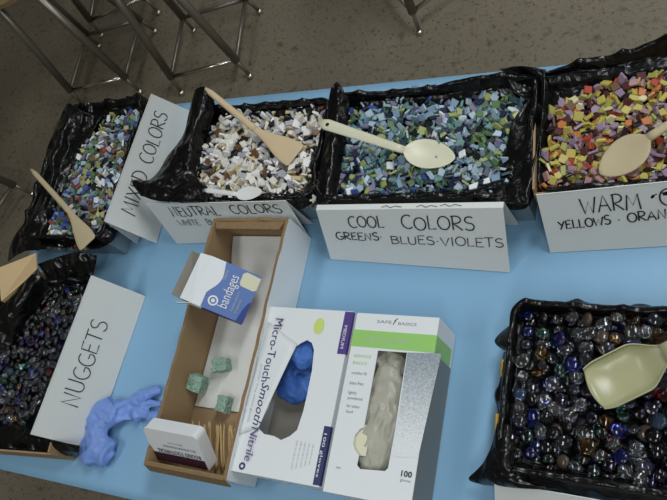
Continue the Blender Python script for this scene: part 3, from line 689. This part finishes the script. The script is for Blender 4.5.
# blank corner of another sign below the right nuggets box
r0, r1 = (-.226, .084, TZ + .055), (.05, .080, TZ + .06); f0, f1 = (-.232, .040, TZ + .001), (.05, .03, TZ + .001)
card('white folded sign in front of the right nuggets box, cut by the photo edge', r0, r1, f0, f1, (0, .004, -.05))

# ------------------------------------------------------------------ spoons
def loft(name, secs, mt, parent=None, n=16, up=Vector((0, 0, 1))):
    """secs: (pos, width, thickness, dish depth)"""
    bm = bmesh.new(); rings = []
    for i, (p, wd, th, dish) in enumerate(secs):
        p = Vector(p); d = (Vector(secs[min(i + 1, len(secs) - 1)][0]) - Vector(secs[max(i - 1, 0)][0])).normalized()
        s = d.cross(up).normalized(); u = s.cross(d).normalized(); ring = []
        for k in range(n):
            a = 2 * math.pi * k / n; sn = math.sin(a); z = th / 2 * sn - dish * sn * sn
            ring.append(bm.verts.new(p + s * (wd / 2 * math.cos(a)) + u * z))
        rings.append(ring)
    for i in range(len(rings) - 1):
        for k in range(n): bm.faces.new((rings[i][k], rings[i][(k + 1) % n], rings[i + 1][(k + 1) % n], rings[i + 1][k]))
    bm.faces.new(rings[0][::-1]); bm.faces.new(rings[-1])
    bmesh.ops.recalc_face_normals(bm, faces=bm.faces)
    o = obj_bm(name, bm, mt, parent, True)
    return o
def lerp_path(a, b, n, f):
    a, b = Vector(a), Vector(b); return [(a + (b - a) * (i / n), *f(i / n)) for i in range(n + 1)]
def spoon(label, A, B, Cc, mt, hw, hw2, bw, prof, dish, th=.006):
    """A handle end, B neck, Cc tip"""
    t = thing('spoon', label, 'spoon', A)
    hs = lerp_path(A, B, 10, lambda s: ((hw + (hw2 - hw) * s) * (0.55 if s == 0 else 1), th * 1.1, 0))
    loft('handle', hs, mt, t)
    def cpath(a, b, n, f):
        a, b = Vector(a), Vector(b); q = [(1 - math.cos(math.pi * i / n)) / 2 for i in range(n + 1)]; return [(a + (b - a) * v, *f(v)) for v in q]
    bs = cpath(B, Cc, 18, lambda s: (max(.002, prof(s) * bw), th * (1 - .35 * s) if s < .97 else .002, dish * math.sin(math.pi * min(1, s * 1.02)) ** .7 if s < .98 else 0))
    loft('bowl', bs, mt, t)
    return t
egg = lambda neck: (lambda s: max(neck * (1 - s) ** 3, math.sin(math.pi * (s ** .85)) ** .55 if 0 < s < 1 else 0) if s < .995 else .08)
def corner_prof(neck): return lambda s: neck + (1 - neck) * smoothstep(0, .9, s) if s < .98 else .86
spoon('pale wooden spatula spoon resting in the neutral colors tiles', P(206, 89, .135), P(256, 130, .095), P(296, 156, .084), M['woodspoon'], .011, .013, .046, corner_prof(.28), .001, .0085)
spoon('wooden corner spoon leaning out of the mixed colors tray', P(32, 170, .110), P(70, 212, .095), P(88, 244, .091), M['woodspoon2'], .010, .012, .040, corner_prof(.32), .001, .008)
ts = spoon('cream plastic spoon with a hole in its handle on the cool colors tiles', P(319, 122, .112), P(404, 150, .098), P(455, 158, .079), M['creamspoon'], .021, .013, .050, egg(.25), .007, .005)
spoon('wooden spoon lying in the warm colors tiles', P(720, 92, .115), P(648, 138, .099), P(600, 174, .084), M['woodspoon2'], .011, .013, .052, egg(.3), .005, .008)
spoon('small white plastic spoon at the front of the neutral colors tray', P(205, 190, .099), P(236, 194, .101), P(262, 192, .102), M['whitespoon'], .010, .008, .026, egg(.3), .003, .003)
# hang hole in the cream spoon: a flush solid disc, the opening's darkness put into its colour
hp = P(328, 125.4, .1105) + Vector((0, 0, .0031)); bm = bmesh.new(); tube(bm, [hp - Vector((0, 0, .002)), hp], .0032, 14); obj_bm('hang_hole_disc', bm, M['ink'], ts)
# scoop with a deep squared bowl
t = thing('scoop', 'cream yellow plastic scoop lying on the glass nuggets', 'scoop', P(625, 380, .06))
A, B = P(589, 391, .085), P(668, 352, .098); d = (B - A); sd = d.cross(Vector((0, 0, 1))).normalized(); up = sd.cross(d).normalized()
nS, nA = 16, 14; V = []; Fc = []
wf = lambda s: .030 * (1 - .62 * smoothstep(.62, 1.0, s)) * (.86 + .14 * smoothstep(0, .2, s))
df = lambda s: .017 * (.5 + .5 * smoothstep(0, .35, s)) * (1 - .85 * smoothstep(.6, 1.0, s))
for th in (0, .0018):
    for i in range(nS + 1):
        s = i / nS
        for k in range(nA + 1):
            a = math.pi * k / nA; ww = wf(s) - th; dd = df(s) - th * .8
            endlift = -.0 * s
            V.append(A + d * (s if i else .0 + .06 * (abs(math.cos(a)) ** 2)) + sd * (ww * math.cos(a)) - up * (dd * (math.sin(a) ** .75)))
row = nA + 1; blk = (nS + 1) * row
for i in range(nS):
    for k in range(nA):
        q = i * row + k; Fc.append((q, q + 1, q + row + 1, q + row)); q += blk; Fc.append((q + row, q + row + 1, q + 1, q))
for i in range(nS):
    for k in (0, nA):
        q = i * row + k; Fc.append((q, q + row, q + row + blk, q + blk))
for i in (0, nS):
    for k in range(nA):
        q = i * row + k; Fc.append((q, q + 1, q + 1 + blk, q + blk))
mesh('bowl', V, Fc, M['scoop'], t, True)
loft('handle', lerp_path(B - d.normalized() * .006, B + d.normalized() * .10 + Vector((0, 0, .012)), 8, lambda s: (.024 - .006 * s, .006, .001)), M['scoop'], t)

# ------------------------------------------------------------------ long cardboard box
x0, x1, y0, y1, hb = -.742, -.592, .024, .432, .083; wl = .0055
tb = thing('long_box', 'long open cardboard box, white outside, holding bandages, sponge and toothpicks', 'box', ((x0 + x1) / 2, (y0 + y1) / 2, TZ))
z0 = TZ + .001
bm = bmesh.new(); abox(bm, x0 + wl, y0 + wl, z0, x1 - wl, y1 - wl, z0 + .004); obj_bm('bottom', bm, M['kraft'], tb)
def wall(a, b, c, d, jag=0):
    bm = bmesh.new(); abox(bm, a, b, z0, c, d, TZ + hb); bmesh.ops.subdivide_edges(bm, edges=[e for e in bm.edges if e.calc_length() > .1], cuts=24)
    for v in bm.verts:
        if v.co.z > TZ + hb - .001: v.co.z += .0035 * noise.noise((v.co.x * 40, v.co.y * 40, 2)) ; v.co.x += .0015 * noise.noise((v.co.y * 25, 1, 4))
    o = obj_bm('side_wall', bm, M['kraft'], tb); o.data.materials.append(M['whiteboard']); o.data.materials.append(M['kraft_dark'])
    cx, cy = (x0 + x1) / 2, (y0 + y1) / 2
    for p in o.data.polygons:
        c0 = p.center; n = p.normal
        if n.z > .5: p.material_index = 2
        elif n.x * (c0.x - cx) > 0 and abs(n.x) > .7 and abs(c0.x - cx) > (x1 - x0) / 2 - .002: p.material_index = 1
        elif n.y * (c0.y - cy) > 0 and abs(n.y) > .7 and abs(c0.y - cy) > (y1 - y0) / 2 - .002: p.material_index = 1
    return o
wall(x0, y0, x1, y0 + wl); wall(x0, y1 - wl, x1, y1); wall(x0, y0 + wl, x0 + wl, y1 - wl); wall(x1 - wl, y0 + wl, x1, y1 - wl)
# folded top edge (torn corrugated lip) at the far end and along the near end
flap(tb, [(x0 + .006, y1 - .004, TZ + hb - .002), (x1 - .006, y1 - .004, TZ + hb - .002), (x1 - .012, y1 - .022, TZ + hb + .002), (x0 + .014, y1 - .020, TZ + hb + .001)], .003, M['kraft_dark'], 'torn_lip')
flap(tb, [(x0 - .002, y0 - .006, TZ + hb - .022), (x1 - .003, y0 - .006, TZ + hb - .022), (x1 - .003, y0 + .001, TZ + hb + .001), (x0 + .001, y0 + .001, TZ + hb + .001)], .002, M['kraft_dark'], 'torn_lip')
# white sheet lying in the bottom
V = []; Fc = []; a0, a1, b0, b1 = x0 + .008, x1 - .008, y0 + .105, y1 - .008
for j in range(13):
    for i in range(7):
        x = a0 + (a1 - a0) * i / 6; y = b0 + (b1 - b0) * j / 12
        V.append((x, y, TZ + .0072 + .0012 * (1 + noise.noise((x * 30, y * 14, 5))) + (.018 * smoothstep(9.5, 12, j))))
for j in range(12):
    for i in range(6): k = j * 7 + i; Fc.append((k, k + 1, k + 8, k + 7))
o = mesh('paper_sheet', V, Fc, M['paper'], smooth=True); tag(o, 'white paper lying in the bottom of the long cardboard box', 'paper')

# bandage carton leaning on the left wall of the long box
a = P(212, 256, .122); b_ = P(262, 277, .068); dd = P(192, 303, .120)
ux = (b_ - a); uy = (a - dd); uy -= ux.normalized() * uy.dot(ux.normalized()); nn = ux.cross(uy).normalized(); dpt = .030
t = thing('bandage_carton', 'open blue and white carton of bandages leaning in the long box', 'carton', (dd + ux * .5))
org = a - uy
W, Hh = ux.length, uy.length; ex, ey = ux.normalized(), uy.normalized()
bm = bmesh.new(); add_box(bm, org - nn * dpt, ux, uy, nn * dpt); o = obj_bm('carton_body', bm, M['blue_print'], t)
o.data.materials.append(M['blue_dark']); o.data.materials.append(M['whiteboard_in'])
for p in o.data.polygons:
    if p.normal.dot(nn) < .5: p.material_index = 1
    if p.normal.dot(ex) < -.5: p.material_index = 2
def on(u, v, lift=.0005): return org + ex * (u * W) + ey * (v * Hh) + nn * lift
def decal(name, uv, mt, parent, lift=.0005, fn=on): 
    return mesh(name, [fn(u, v, lift) for u, v in uv], [tuple(range(len(uv)))], mt, parent)
decal('white_panel', [(0, 0), (.17, 0)] + [(.17 + .13 * math.sin(math.pi * s / 14) ** 1.3 * (1 - .35 * s / 14) + .12 * s / 14, .30 + .70 * s / 14) for s in range(0, 15)][0:15] + [(0, 1)], M['white_print'], t)
decal('white_panel_edge', [(0, 0), (.18, 0), (.18, .001), (0, .001)], M['white_print'], t)
bm = bmesh.new(); add_box(bm, org - nn * dpt - ey * .0004, ex * (.2 * W), ey * .0004, nn * (dpt + .0004)); obj_bm('white_end', bm, M['white_print'], t)
def ring(cu, cv, r0_, r1_, mt, name, fn=on, k=24, W_=None, H_=None):
    W_ = W_ or W; H_ = H_ or Hh
    V = []; Fc = []
    for i in range(k):
        an = 2 * math.pi * i / k
        for r_ in (r0_, r1_): V.append(fn(cu + r_ * math.cos(an) / W_, cv + r_ * math.sin(an) / H_, .0008))
    for i in range(k): j = (i + 1) % k; Fc.append((2 * i, 2 * i + 1, 2 * j + 1, 2 * j))
    return mesh(name, V, Fc, mt, t)
ring(.34, .20, .0055, .0082, M['white_print'], 'ring_emblem'); ring(.34, .20, .0001, .0032, M['white_print'], 'ring_emblem')
printed('printed_text', 'bandages', on(.62, .14), ey, -ex, .023, M['white_print'], t, width=.68 * Hh, lift=.0008)
printed('printed_text', 'fabric', on(.40, .66), ey, -ex, .008, M['lightgrey_print'], t, width=.2 * Hh, lift=.0008)
printed('printed_text', 'flexible adhesive', on(.74, .14), ey, -ex, .006, M['lightgrey_print'], t, width=.42 * Hh, lift=.0008)
printed('printed_text', '30 assorted', on(.82, .12), ey, -ex, .006, M['lightgrey_print'], t, width=.3 * Hh, lift=.0008)
decal('bandage_picture', [(.66, .72), (.70, .67), (.95, .66), (1, .70), (1, .95), (.72, .97), (.66, .92)], M['cream_print'], t)
decal('blue_corner', [(.86, 0), (1, 0), (1, .45), (.95, .4), (.9, .25)], M['blue_dark'], t)
# open flaps at the left end
flap(t, [on(0, 1, 0), on(0, 0, 0), on(0, .02, 0) - ex * .020 - nn * .012, on(0, .98, 0) - ex * .018 - nn * .004], .0008, M['whiteboard'])
flap(t, [on(0, .99, -dpt), on(0, .01, -dpt), on(0, .02, -dpt) - ex * .034 + nn * .016, on(0, .96, -dpt) - ex * .032 + nn * .024], .0008, M['whiteboard_in'])
flap(t, [on(0, 0, -.001), on(0, 0, -dpt), on(0, -.10, -dpt * .8) - ex * .022, on(0, -.10, -.006) - ex * .022], .0008, M['whiteboard'])

# sponge chunks
def sponge(label, c, sx, sy, sz, rz, rx=0, ry=0):
    bm = bmesh.new(); bmesh.ops.create_cube(bm, size=1); bmesh.ops.subdivide_edges(bm, edges=bm.edges, cuts=9, use_grid_fill=True)
    mw = Matrix.Translation(c) @ Matrix.Rotation(rz, 4, 'Z') @ Matrix.Rotation(rx, 4, 'X') @ Matrix.Rotation(ry, 4, 'Y') @ Matrix.Diagonal((sx, sy, sz, 1))
    for v in bm.verts:
        v.co = mw @ v.co; v.co += noise.noise_vector(v.co * 60) * .0026 + noise.noise_vector(v.co * 260) * .0016
    return tag(obj_bm('sponge_chunk', bm, M['sponge'], None, False), label, 'sponge', 'torn green sponge chunks')
sponge('flat green sponge chunk nearest the bandage carton', P(221, 365, .022), .027, .021, .017, .25, .1, .05)
sponge('upright green sponge chunk against the left wall of the long box', P(198, 383, .030), .024, .025, .026, -.2, .2, .2)
sponge('small green sponge chunk beside the toothpicks', P(224, 404, .020), .019, .024, .017, -.15, .1, 0)

# toothpick carton and loose picks
tA, tB = P(151, 417, .100), P(212, 428, .100); ux = tB - tA; ux.z = 0; ex = ux.normalized()
t = thing('toothpick_carton', 'white toothpick carton with upside-down lettering standing in the long box', 'carton', ((tA + tB) / 2 - Vector((0, 0, .06))))
tilt = math.radians(36); hd = (Vector((0, -math.sin(0), 0)))
fy = Vector((-ex.y, ex.x, 0)); dn = (Vector((0, 0, -1)) * math.cos(tilt) - fy * math.sin(tilt) * -0.0 - fy * math.sin(tilt)); dn.normalize()
th_ = (fy * -1 * math.cos(tilt) + Vector((0, 0, 1)) * math.sin(tilt) * 1.0).normalized()   # outward normal of the lettered face
Wc, Hc, Tc = .100, .066, .022; org = tA + dn * 0
bm = bmesh.new(); n = 5; cr = .008; prof = []
for (cx_, cz_, a0_) in ((cr, -cr, 180), (Wc - cr, -cr, 90)):
    for i in range(n + 1):
        an = math.radians(a0_ - 90 * i / n); prof.append((cx_ + cr * math.cos(an), cz_ + cr * math.sin(an)))
prof += [(Wc, -Hc), (0, -Hc)]
fr = [bm.verts.new(tA + ex * u - dn * v) for u, v in prof]; bk = [bm.verts.new(tA + ex * u - dn * v + th_ * Tc) for u, v in prof]
bm.faces.new(fr); bm.faces.new(bk[::-1])
for i in range(len(prof)): j = (i + 1) % len(prof); bm.faces.new((fr[i], bk[i], bk[j], fr[j]))
bmesh.ops.recalc_face_normals(bm, faces=bm.faces)
obj_bm('carton_body', bm, M['whiteboard'], t)
ft = lambda u, v, l=.0005: tA + ex * u + dn * v + th_ * (Tc + l)
mesh('printed_band', [ft(.001, .047), ft(Wc - .001, .047), ft(Wc - .001, Hc - .001), ft(.001, Hc - .001)], [(0, 3, 2, 1)], M['maroon_print'], t)
printed('printed_text', 'ROUND TOOTHPICKS', ft(Wc - .006, .038), -ex, dn, .0105, M['navy_print'], t, width=.080, bold=.012)
printed('printed_text', 'BOX OF ROUND WOOD PICKS', ft(Wc - .012, .0285), -ex, dn, .0055, M['navy_print'], t, width=.060)
printed('printed_text', '250 COUNT', ft(Wc - .032, .021), -ex, dn, .004, M['grey_print'], t, width=.028)
rnd = random.Random(5)
for i in range(26):
    bx = -.690 + .0034 * i + rnd.uniform(-.002, .002); by = .040 + rnd.uniform(-.004, .004); zz = TZ + .009 + rnd.uniform(0, .016)
    ln = .065; an = math.radians(rnd.gauss(98, 5)); e = rnd.uniform(.10, .32)
    A_ = Vector((bx, by, zz)); B_ = A_ + Vector((math.cos(an) * math.cos(e), math.sin(an) * math.cos(e), math.sin(e))) * ln
    bm = bmesh.new(); tube(bm, [A_, A_ + (B_ - A_) * .15, A_ + (B_ - A_) * .85, B_], [.0006, .0015, .0015, .0006], 8)
    tag(obj_bm('toothpick', bm, M['pick'], None, True), 'wooden toothpick spilled beside its carton in the long box', 'toothpick', 'toothpicks in the long box')

# ------------------------------------------------------------------ glove cartons
def glove_carton(name, label, x0, x1, y0, y1, h, hole, side_mats=None):
    t = thing(name, label, 'carton', ((x0 + x1) / 2, (y0 + y1) / 2, TZ)); z0 = TZ + .001; th = .0012; zt = TZ + h
    bm = bmesh.new(); abox(bm, x0, y0, z0, x1, y1, z0 + th); obj_bm('bottom', bm, M['whiteboard_in'], t)
    for (a, b, c, d) in ((x0, y0, x1, y0 + th), (x0, y1 - th, x1, y1), (x0, y0 + th, x0 + th, y1 - th), (x1 - th, y0 + th, x1, y1 - th)):
        bm = bmesh.new(); abox(bm, a, b, z0 + th, c, d, zt - th); obj_bm('side_panel', bm, M['whiteboard'], t)
    outer = [(x0, y0), (x1, y0), (x1, y1), (x0, y1)]
    bm = bmesh.new(); ov = [bm.verts.new((x, y, zt)) for x, y in outer]; hv = [bm.verts.new((p[0], p[1], zt)) for p in hole]
    ed = [bm.edges.new((ov[i], ov[(i + 1) % 4])) for i in range(4)] + [bm.edges.new((hv[i], hv[(i + 1) % len(hv)])) for i in range(len(hv))]
    bmesh.ops.triangle_fill(bm, use_beauty=True, edges=ed)
    bmesh.ops.recalc_face_normals(bm, faces=bm.faces)
    if sum(f.normal.z for f in bm.faces) < 0: bmesh.ops.reverse_faces(bm, faces=bm.faces)
    o = obj_bm('top_panel', bm, M['whiteboard'], t)
    md = o.modifiers.new('board', 'SOLIDIFY'); md.thickness = th; md.offset = -1
    return t
def crumple(name, label, cat, c, sx, sy, sz, mt, seed, amp=.012, group=None):
    """balled-up film: folded, ridged lump"""
    bm = bmesh.new(); bmesh.ops.create_icosphere(bm, subdivisions=5, radius=1)
    for v in bm.verts:
        p = v.co.copy(); q = Vector((p.x * sx, p.y * sy, p.z * sz))
        f = 0; k = 32.0; am = 1.0
        for o_ in range(3):
            wv = noise.noise_vector(q * k * .6 + Vector((seed, 2, 1))) * .8
            f += am * (1 - 2.4 * abs(noise.noise(q * k + wv + Vector((seed * 1.3, o_ * 7, 0))))); k *= 1.9; am *= .5
        n = Vector((p.x / sx, p.y / sy, p.z / sz)).normalized()
        v.co = Vector(c) + q + n * f * amp * .5
        v.co.z = max(v.co.z, TZ + .004)
    return tag(obj_bm(name, bm, mt, None, True), label, cat, group)
def hole_px(px, h): return [P(a, b, h) for a, b in px]
# nitrile carton
hx0, hx1, hy0, hy1, hz = -.592, -.450, .038, .284, .075
hole = hole_px([(301, 343), (307, 340), (312, 343), (314, 350), (312, 370), (307, 395), (303, 412), (297, 430), (290, 436), (281, 440), (274, 436), (264, 434), (258, 428), (262, 420), (268, 408), (273, 395), (279, 382), (284, 366), (289, 352), (295, 347)], hz)
t = glove_carton('nitrile_glove_carton', 'white carton with purple print, torn oval opening and blue gloves inside', hx0, hx1, hy0, hy1, hz, hole)
E3 = Vector((0, 0, 1))
def topq(name, px, mt, tt, h, lift=.0005): return mesh(name, [P(a, b, h + lift) for a, b in px], [tuple(range(len(px)))][:1], mt, tt)
def up_quad(name, px, mt, tt, h, lift=.0006):
    pts = [P(a, b, h + lift) for a, b in px]
    if (pts[1] - pts[0]).cross(pts[2] - pts[0]).z < 0: pts = pts[::-1]
    return mesh(name, pts, [tuple(range(len(pts)))], mt, tt)
pa, pb = P(281, 319, hz), P(262, 399, hz); rd = (pb - pa); 
# print runs down the left edge of the top: reading direction towards the near end
rdv = Vector((rd.x, rd.y, 0)).normalized(); upv = Vector((-rdv.y, rdv.x, 0))
printed('printed_text', 'Micro-Touch', P(277, 319, hz), rdv, upv, .020, M['navy_print'], t, width=(P(277, 319, hz) - P(264, 382, hz)).length, lift=.0032)
printed('printed_text', 'Smooth', P(263.5, 383, hz), rdv, upv, .019, M['navy_print'], t, width=(P(263.5, 383, hz) - P(253.5, 425, hz)).length, shear=.3, bold=.003, lift=.0032)
printed('printed_text', 'Nitrile', P(253, 427, hz), rdv, upv, .018, M['purple_print'], t, width=(P(253, 427, hz) - P(246, 461, hz)).length, shear=.15, lift=.0032)
for k, xo in enumerate((0, 4)):
    printed('printed_text', 'powder free exam gloves', P(262 - xo * 1.6, 365, hz), rdv, upv, .006, M['lightgrey_print'], t, width=.085, lift=.0032)
cx, cy = 241.5, 467
def ring_top(px, py, h, ra, rb, mt, tt, name='round_mark'):
    c = P(px, py, h + .0006); V = []; Fc = []; k = 24
    for i in range(k):
        an = 2 * math.pi * i / k
        for r_ in (ra, rb): V.append(c + Vector((r_ * math.cos(an), r_ * math.sin(an), 0)))
    for i in range(k): j = (i + 1) % k; Fc.append((2 * i, 2 * i + 1, 2 * j + 1, 2 * j))
    return mesh(name, V, Fc, mt, tt)
ring_top(242, 466, hz, .0024, .0052, M['navy_print'], t)
ec = P(319, 326, hz + .0006); mesh('lime_oval', [ec + Vector((.0085 * math.cos(a_ * .3142), .0125 * math.sin(a_ * .3142), 0)) for a_ in range(20)], [tuple(range(20))], M['lime_print'], t)
# purple labels wrap the right edge
def wrapped(y_a, y_b, wd, mt):
    mesh('purple_label', [(hx1 - wd, y_a, TZ + hz + .0006), (hx1 + .0006, y_a, TZ + hz + .0006), (hx1 + .0006, y_b, TZ + hz + .0006), (hx1 - wd, y_b, TZ + hz + .0006)], [(0, 1, 2, 3)], mt, t)
    mesh('purple_label', [(hx1 + .0006, y_a, TZ + hz + .0006), (hx1 + .0006, y_b, TZ + hz + .0006), (hx1 + .0006, y_b, TZ + hz - .006), (hx1 + .0006, y_a, TZ + hz - .006)], [(3, 2, 1, 0)], mt, t)
wrapped(.220, .283, .013, M['purple_print']); wrapped(.040, .118, .010, M['navy_print'])
printed('printed_text', 'MEDIUM', (hx1 - .0095, .262, TZ + hz + .0006), (0, -1, 0), (1, 0, 0), .007, M['white_print'], t, width=.034)
printed('printed_text', '100 gloves', (hx1 - .0075, .108, TZ + hz + .0006), (0, -1, 0), (1, 0, 0), .006, M['white_print'], t, width=.058)
for k in range(5):
    printed('printed_text', 'single use only non sterile', P(297 + k * 4.0, 440 + k * 1, hz), rdv, upv, .0042, M['lightgrey_print'], t, width=.040 - .003 * k)
# lifted torn strip left of the opening
V = []; Fc = []
for j in range(11):
    s = j / 10; L_ = P(267 - 30 * s + 1, 322 + 113 * s, hz + .0015); R_ = P(297 - 38 * s, 345 + 82 * s, hz + .002)
    for i in range(6):
        q = L_ + (R_ - L_) * (i / 5); q.z += .0045 * max(0, i / 5 - .55) ** 1.2 * math.sin(math.pi * s) ** .8 + .0004 * noise.noise(q * 60); V.append(q)
for j in range(10):
    for i in range(5): k = j * 6 + i; Fc.append((k, k + 6, k + 7, k + 1))
o = mesh('torn_strip', V, Fc, M['whiteboard'], t, True); md = o.modifiers.new('board', 'SOLIDIFY'); md.thickness = .0008; md.offset = 1
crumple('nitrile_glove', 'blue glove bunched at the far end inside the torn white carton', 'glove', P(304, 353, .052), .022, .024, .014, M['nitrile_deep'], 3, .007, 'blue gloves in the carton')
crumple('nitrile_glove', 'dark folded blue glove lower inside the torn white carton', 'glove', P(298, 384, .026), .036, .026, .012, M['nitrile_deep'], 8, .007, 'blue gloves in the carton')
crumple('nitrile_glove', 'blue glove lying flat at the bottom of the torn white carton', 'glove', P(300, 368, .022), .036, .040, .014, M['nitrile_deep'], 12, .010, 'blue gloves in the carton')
# powder-free vinyl carton
vx0, vx1, vy0, vy1, vz = -.441, -.318, .034, .281, .080
hole = hole_px([(378, 350.5), (407, 352.5), (401, 390), (395, 430), (388, 468), (385, 471), (360, 469), (357, 465), (359, 455), (355, 450), (353, 443), (355, 435), (360, 429), (364, 427), (369, 400)], vz)
t = glove_carton('vinyl_glove_carton', 'white carton with green stripe and long slot of cloudy gloves', vx0, vx1, vy0, vy1, vz, hole)
yg0, yg1 = .232, .256
bm = bmesh.new(); abox(bm, vx0 - .0003, yg0, TZ + vz - .0002, vx1 + .0004, yg1, TZ + vz + .0006); obj_bm('green_stripe', bm, M['green_print'], t)
bm = bmesh.new(); abox(bm, vx1 - .0002, yg0, TZ + .012, vx1 + .0005, yg1, TZ + vz + .0005); obj_bm('green_stripe', bm, M['green_print'], t)
up_quad('silver_panel', [(407.5, 352.5), (441.5, 353.5), (418, 458), (391.5, 456), (398, 420)], M['silver'], t, vz)
bm = bmesh.new(); abox(bm, vx1 - .0002, vy0 + .003, TZ + .004, vx1 + .0004, yg0 - .001, TZ + vz - .0005); obj_bm('grey_side_print', bm, M['grey_print'], t)
X_, Y_ = Vector((1, 0, 0)), Vector((0, 1, 0))
printed('printed_text', 'SAFE', (-.408, .268, TZ + vz), X_, Y_, .006, M['grey_print'], t, width=.022)
printed('printed_text', 'f', (-.384, .2665, TZ + vz), X_, Y_, .014, M['ink'], t, shear=.4)
printed('printed_text', 'BASICS', (-.376, .267, TZ + vz), X_, Y_, .006, M['grey_print'], t, width=.027)
printed('printed_text', 'VINYL GLOVES', (-.420, .241, TZ + vz + .0006), X_, Y_, .008, M['lightgrey_print'], t, width=.064)
for (s_, px_, py_, wd_, sz_) in (('SERVICE', 354, 357, .026, .006), ('BASICS', 353, 364, .021, .006), ('comfort fit', 351.5, 374, .023, .0065), ('latex free', 349.5, 384, .021, .0065), ('lightly', 348, 393.5, .013, .006), ('powdered', 347.5, 399, .022, .006), ('for either', 346.5, 407, .020, .006), ('hand', 346, 412.5, .010, .006)):
    printed('printed_text', s_, P(px_, py_, vz), X_, Y_, sz_, M['green_print'] if s_.isupper() else M['grey_print'], t, width=wd_)
printed('printed_text', '100', P(401, 476, vz), X_, Y_, .010, M['ink'], t, width=.0145, bold=.02, lift=.001)
printed('printed_text', 'gloves', P(400, 481, vz), X_, Y_, .005, M['grey_print'], t, width=.014)
printed('printed_text', 'NEW', P(336, 468.5, vz), X_, Y_, .004, M['grey_print'], t, width=.007)
mesh('tan_tissue', [P(x_, y_, vz - .004) for x_, y_ in ((353, 425), (352, 455), (366, 456), (370, 425))], [(0, 1, 2, 3)], M['cream_print'], t)
crumple('vinyl_glove', 'cloudy vinyl glove bunched in the slot of the green striped carton', 'glove', P(381, 420, .058), .026, .080, .016, M['vinyl'], 21, .007)
crumple('vinyl_glove', 'darker cloudy vinyl glove at the far end of the carton slot', 'glove', P(388, 368, .048), .022, .040, .014, M['vinyl'], 27, .010)

# ------------------------------------------------------------------ crumpled blue glove on the sheet
bm = bmesh.new()
def blob(pts, rs, flat=.5):
    b2 = bmesh.new(); pts = [Vector(p) for p in pts]
    tube(b2, pts, rs, 14)
    for v in b2.verts:
        zc_ = min(pts, key=lambda p: (p.xy - v.co.xy).length).z; v.co.z = zc_ + (v.co.z - zc_) * flat
    bmesh.ops.recalc_face_normals(b2, faces=b2.faces)
    me = bpy.data.meshes.new('b'); b2.to_mesh(me); b2.free(); bm.from_mesh(me); bpy.data.meshes.remove(me)
blob([P(80, 448, .016), P(90, 447, .018), P(104, 448, .018), P(114, 446, .014)], [.016, .028, .028, .014], .6)       # cuff
blob([P(95, 447, .018), P(97, 430, .024), P(103, 415, .026), P(113, 405, .022)], [.026, .026, .028, .018], .7)     # palm
blob([P(92, 424, .026), P(101, 408, .03), P(110, 402, .026)], [.014, .016, .012], .9)                                # folded back hand
blob([P(104, 413, .022), P(122, 405, .018), P(140, 397, .016), P(158, 389, .014)], [.017, .0105, .0095, .006], .8)  # finger
blob([P(106, 418, .018), P(125, 416, .015), P(142, 414, .014), P(158, 416, .010)], [.017, .0115, .010, .008], .75)   # finger
blob([P(112, 412, .016), P(132, 407, .012), P(150, 404, .010), P(160, 403, .008)], [.013, .008, .007, .005], .6)   # finger
blob([P(100, 432, .018), P(108, 424, .022), P(114, 418, .016)], [.012, .013, .010], .8)                              # thumb tucked
o = obj_bm('nitrile_glove', bm, M['nitrile'], None, True)
md = o.modifiers.new('r', 'REMESH'); md.mode = 'VOXEL'; md.voxel_size = .0020
bake(o)
ns = [v.normal.copy() for v in o.data.vertices]
for v, nn_ in zip(o.data.vertices, ns):
    q = v.co.copy(); wv = noise.noise_vector(q * 16) * .8
    f = .0078 * (.5 - 1.7 * abs(noise.noise(Vector((q.x * 26 - q.y * 20, q.y * 26 + q.x * 8, q.z * 20)) + wv))) + .0030 * (.5 - 1.8 * abs(noise.noise(q * 58 + wv)))
    v.co = q + nn_ * f
    v.co.z = TZ + max(.0014, (v.co.z - TZ) * .85)
sm = o.modifiers.new('s', 'SMOOTH'); sm.factor = .5; sm.iterations = 1; bake(o)
for p in o.data.polygons: p.use_smooth = True
tag(o, 'crumpled blue nitrile glove lying on the blue sheet', 'glove')
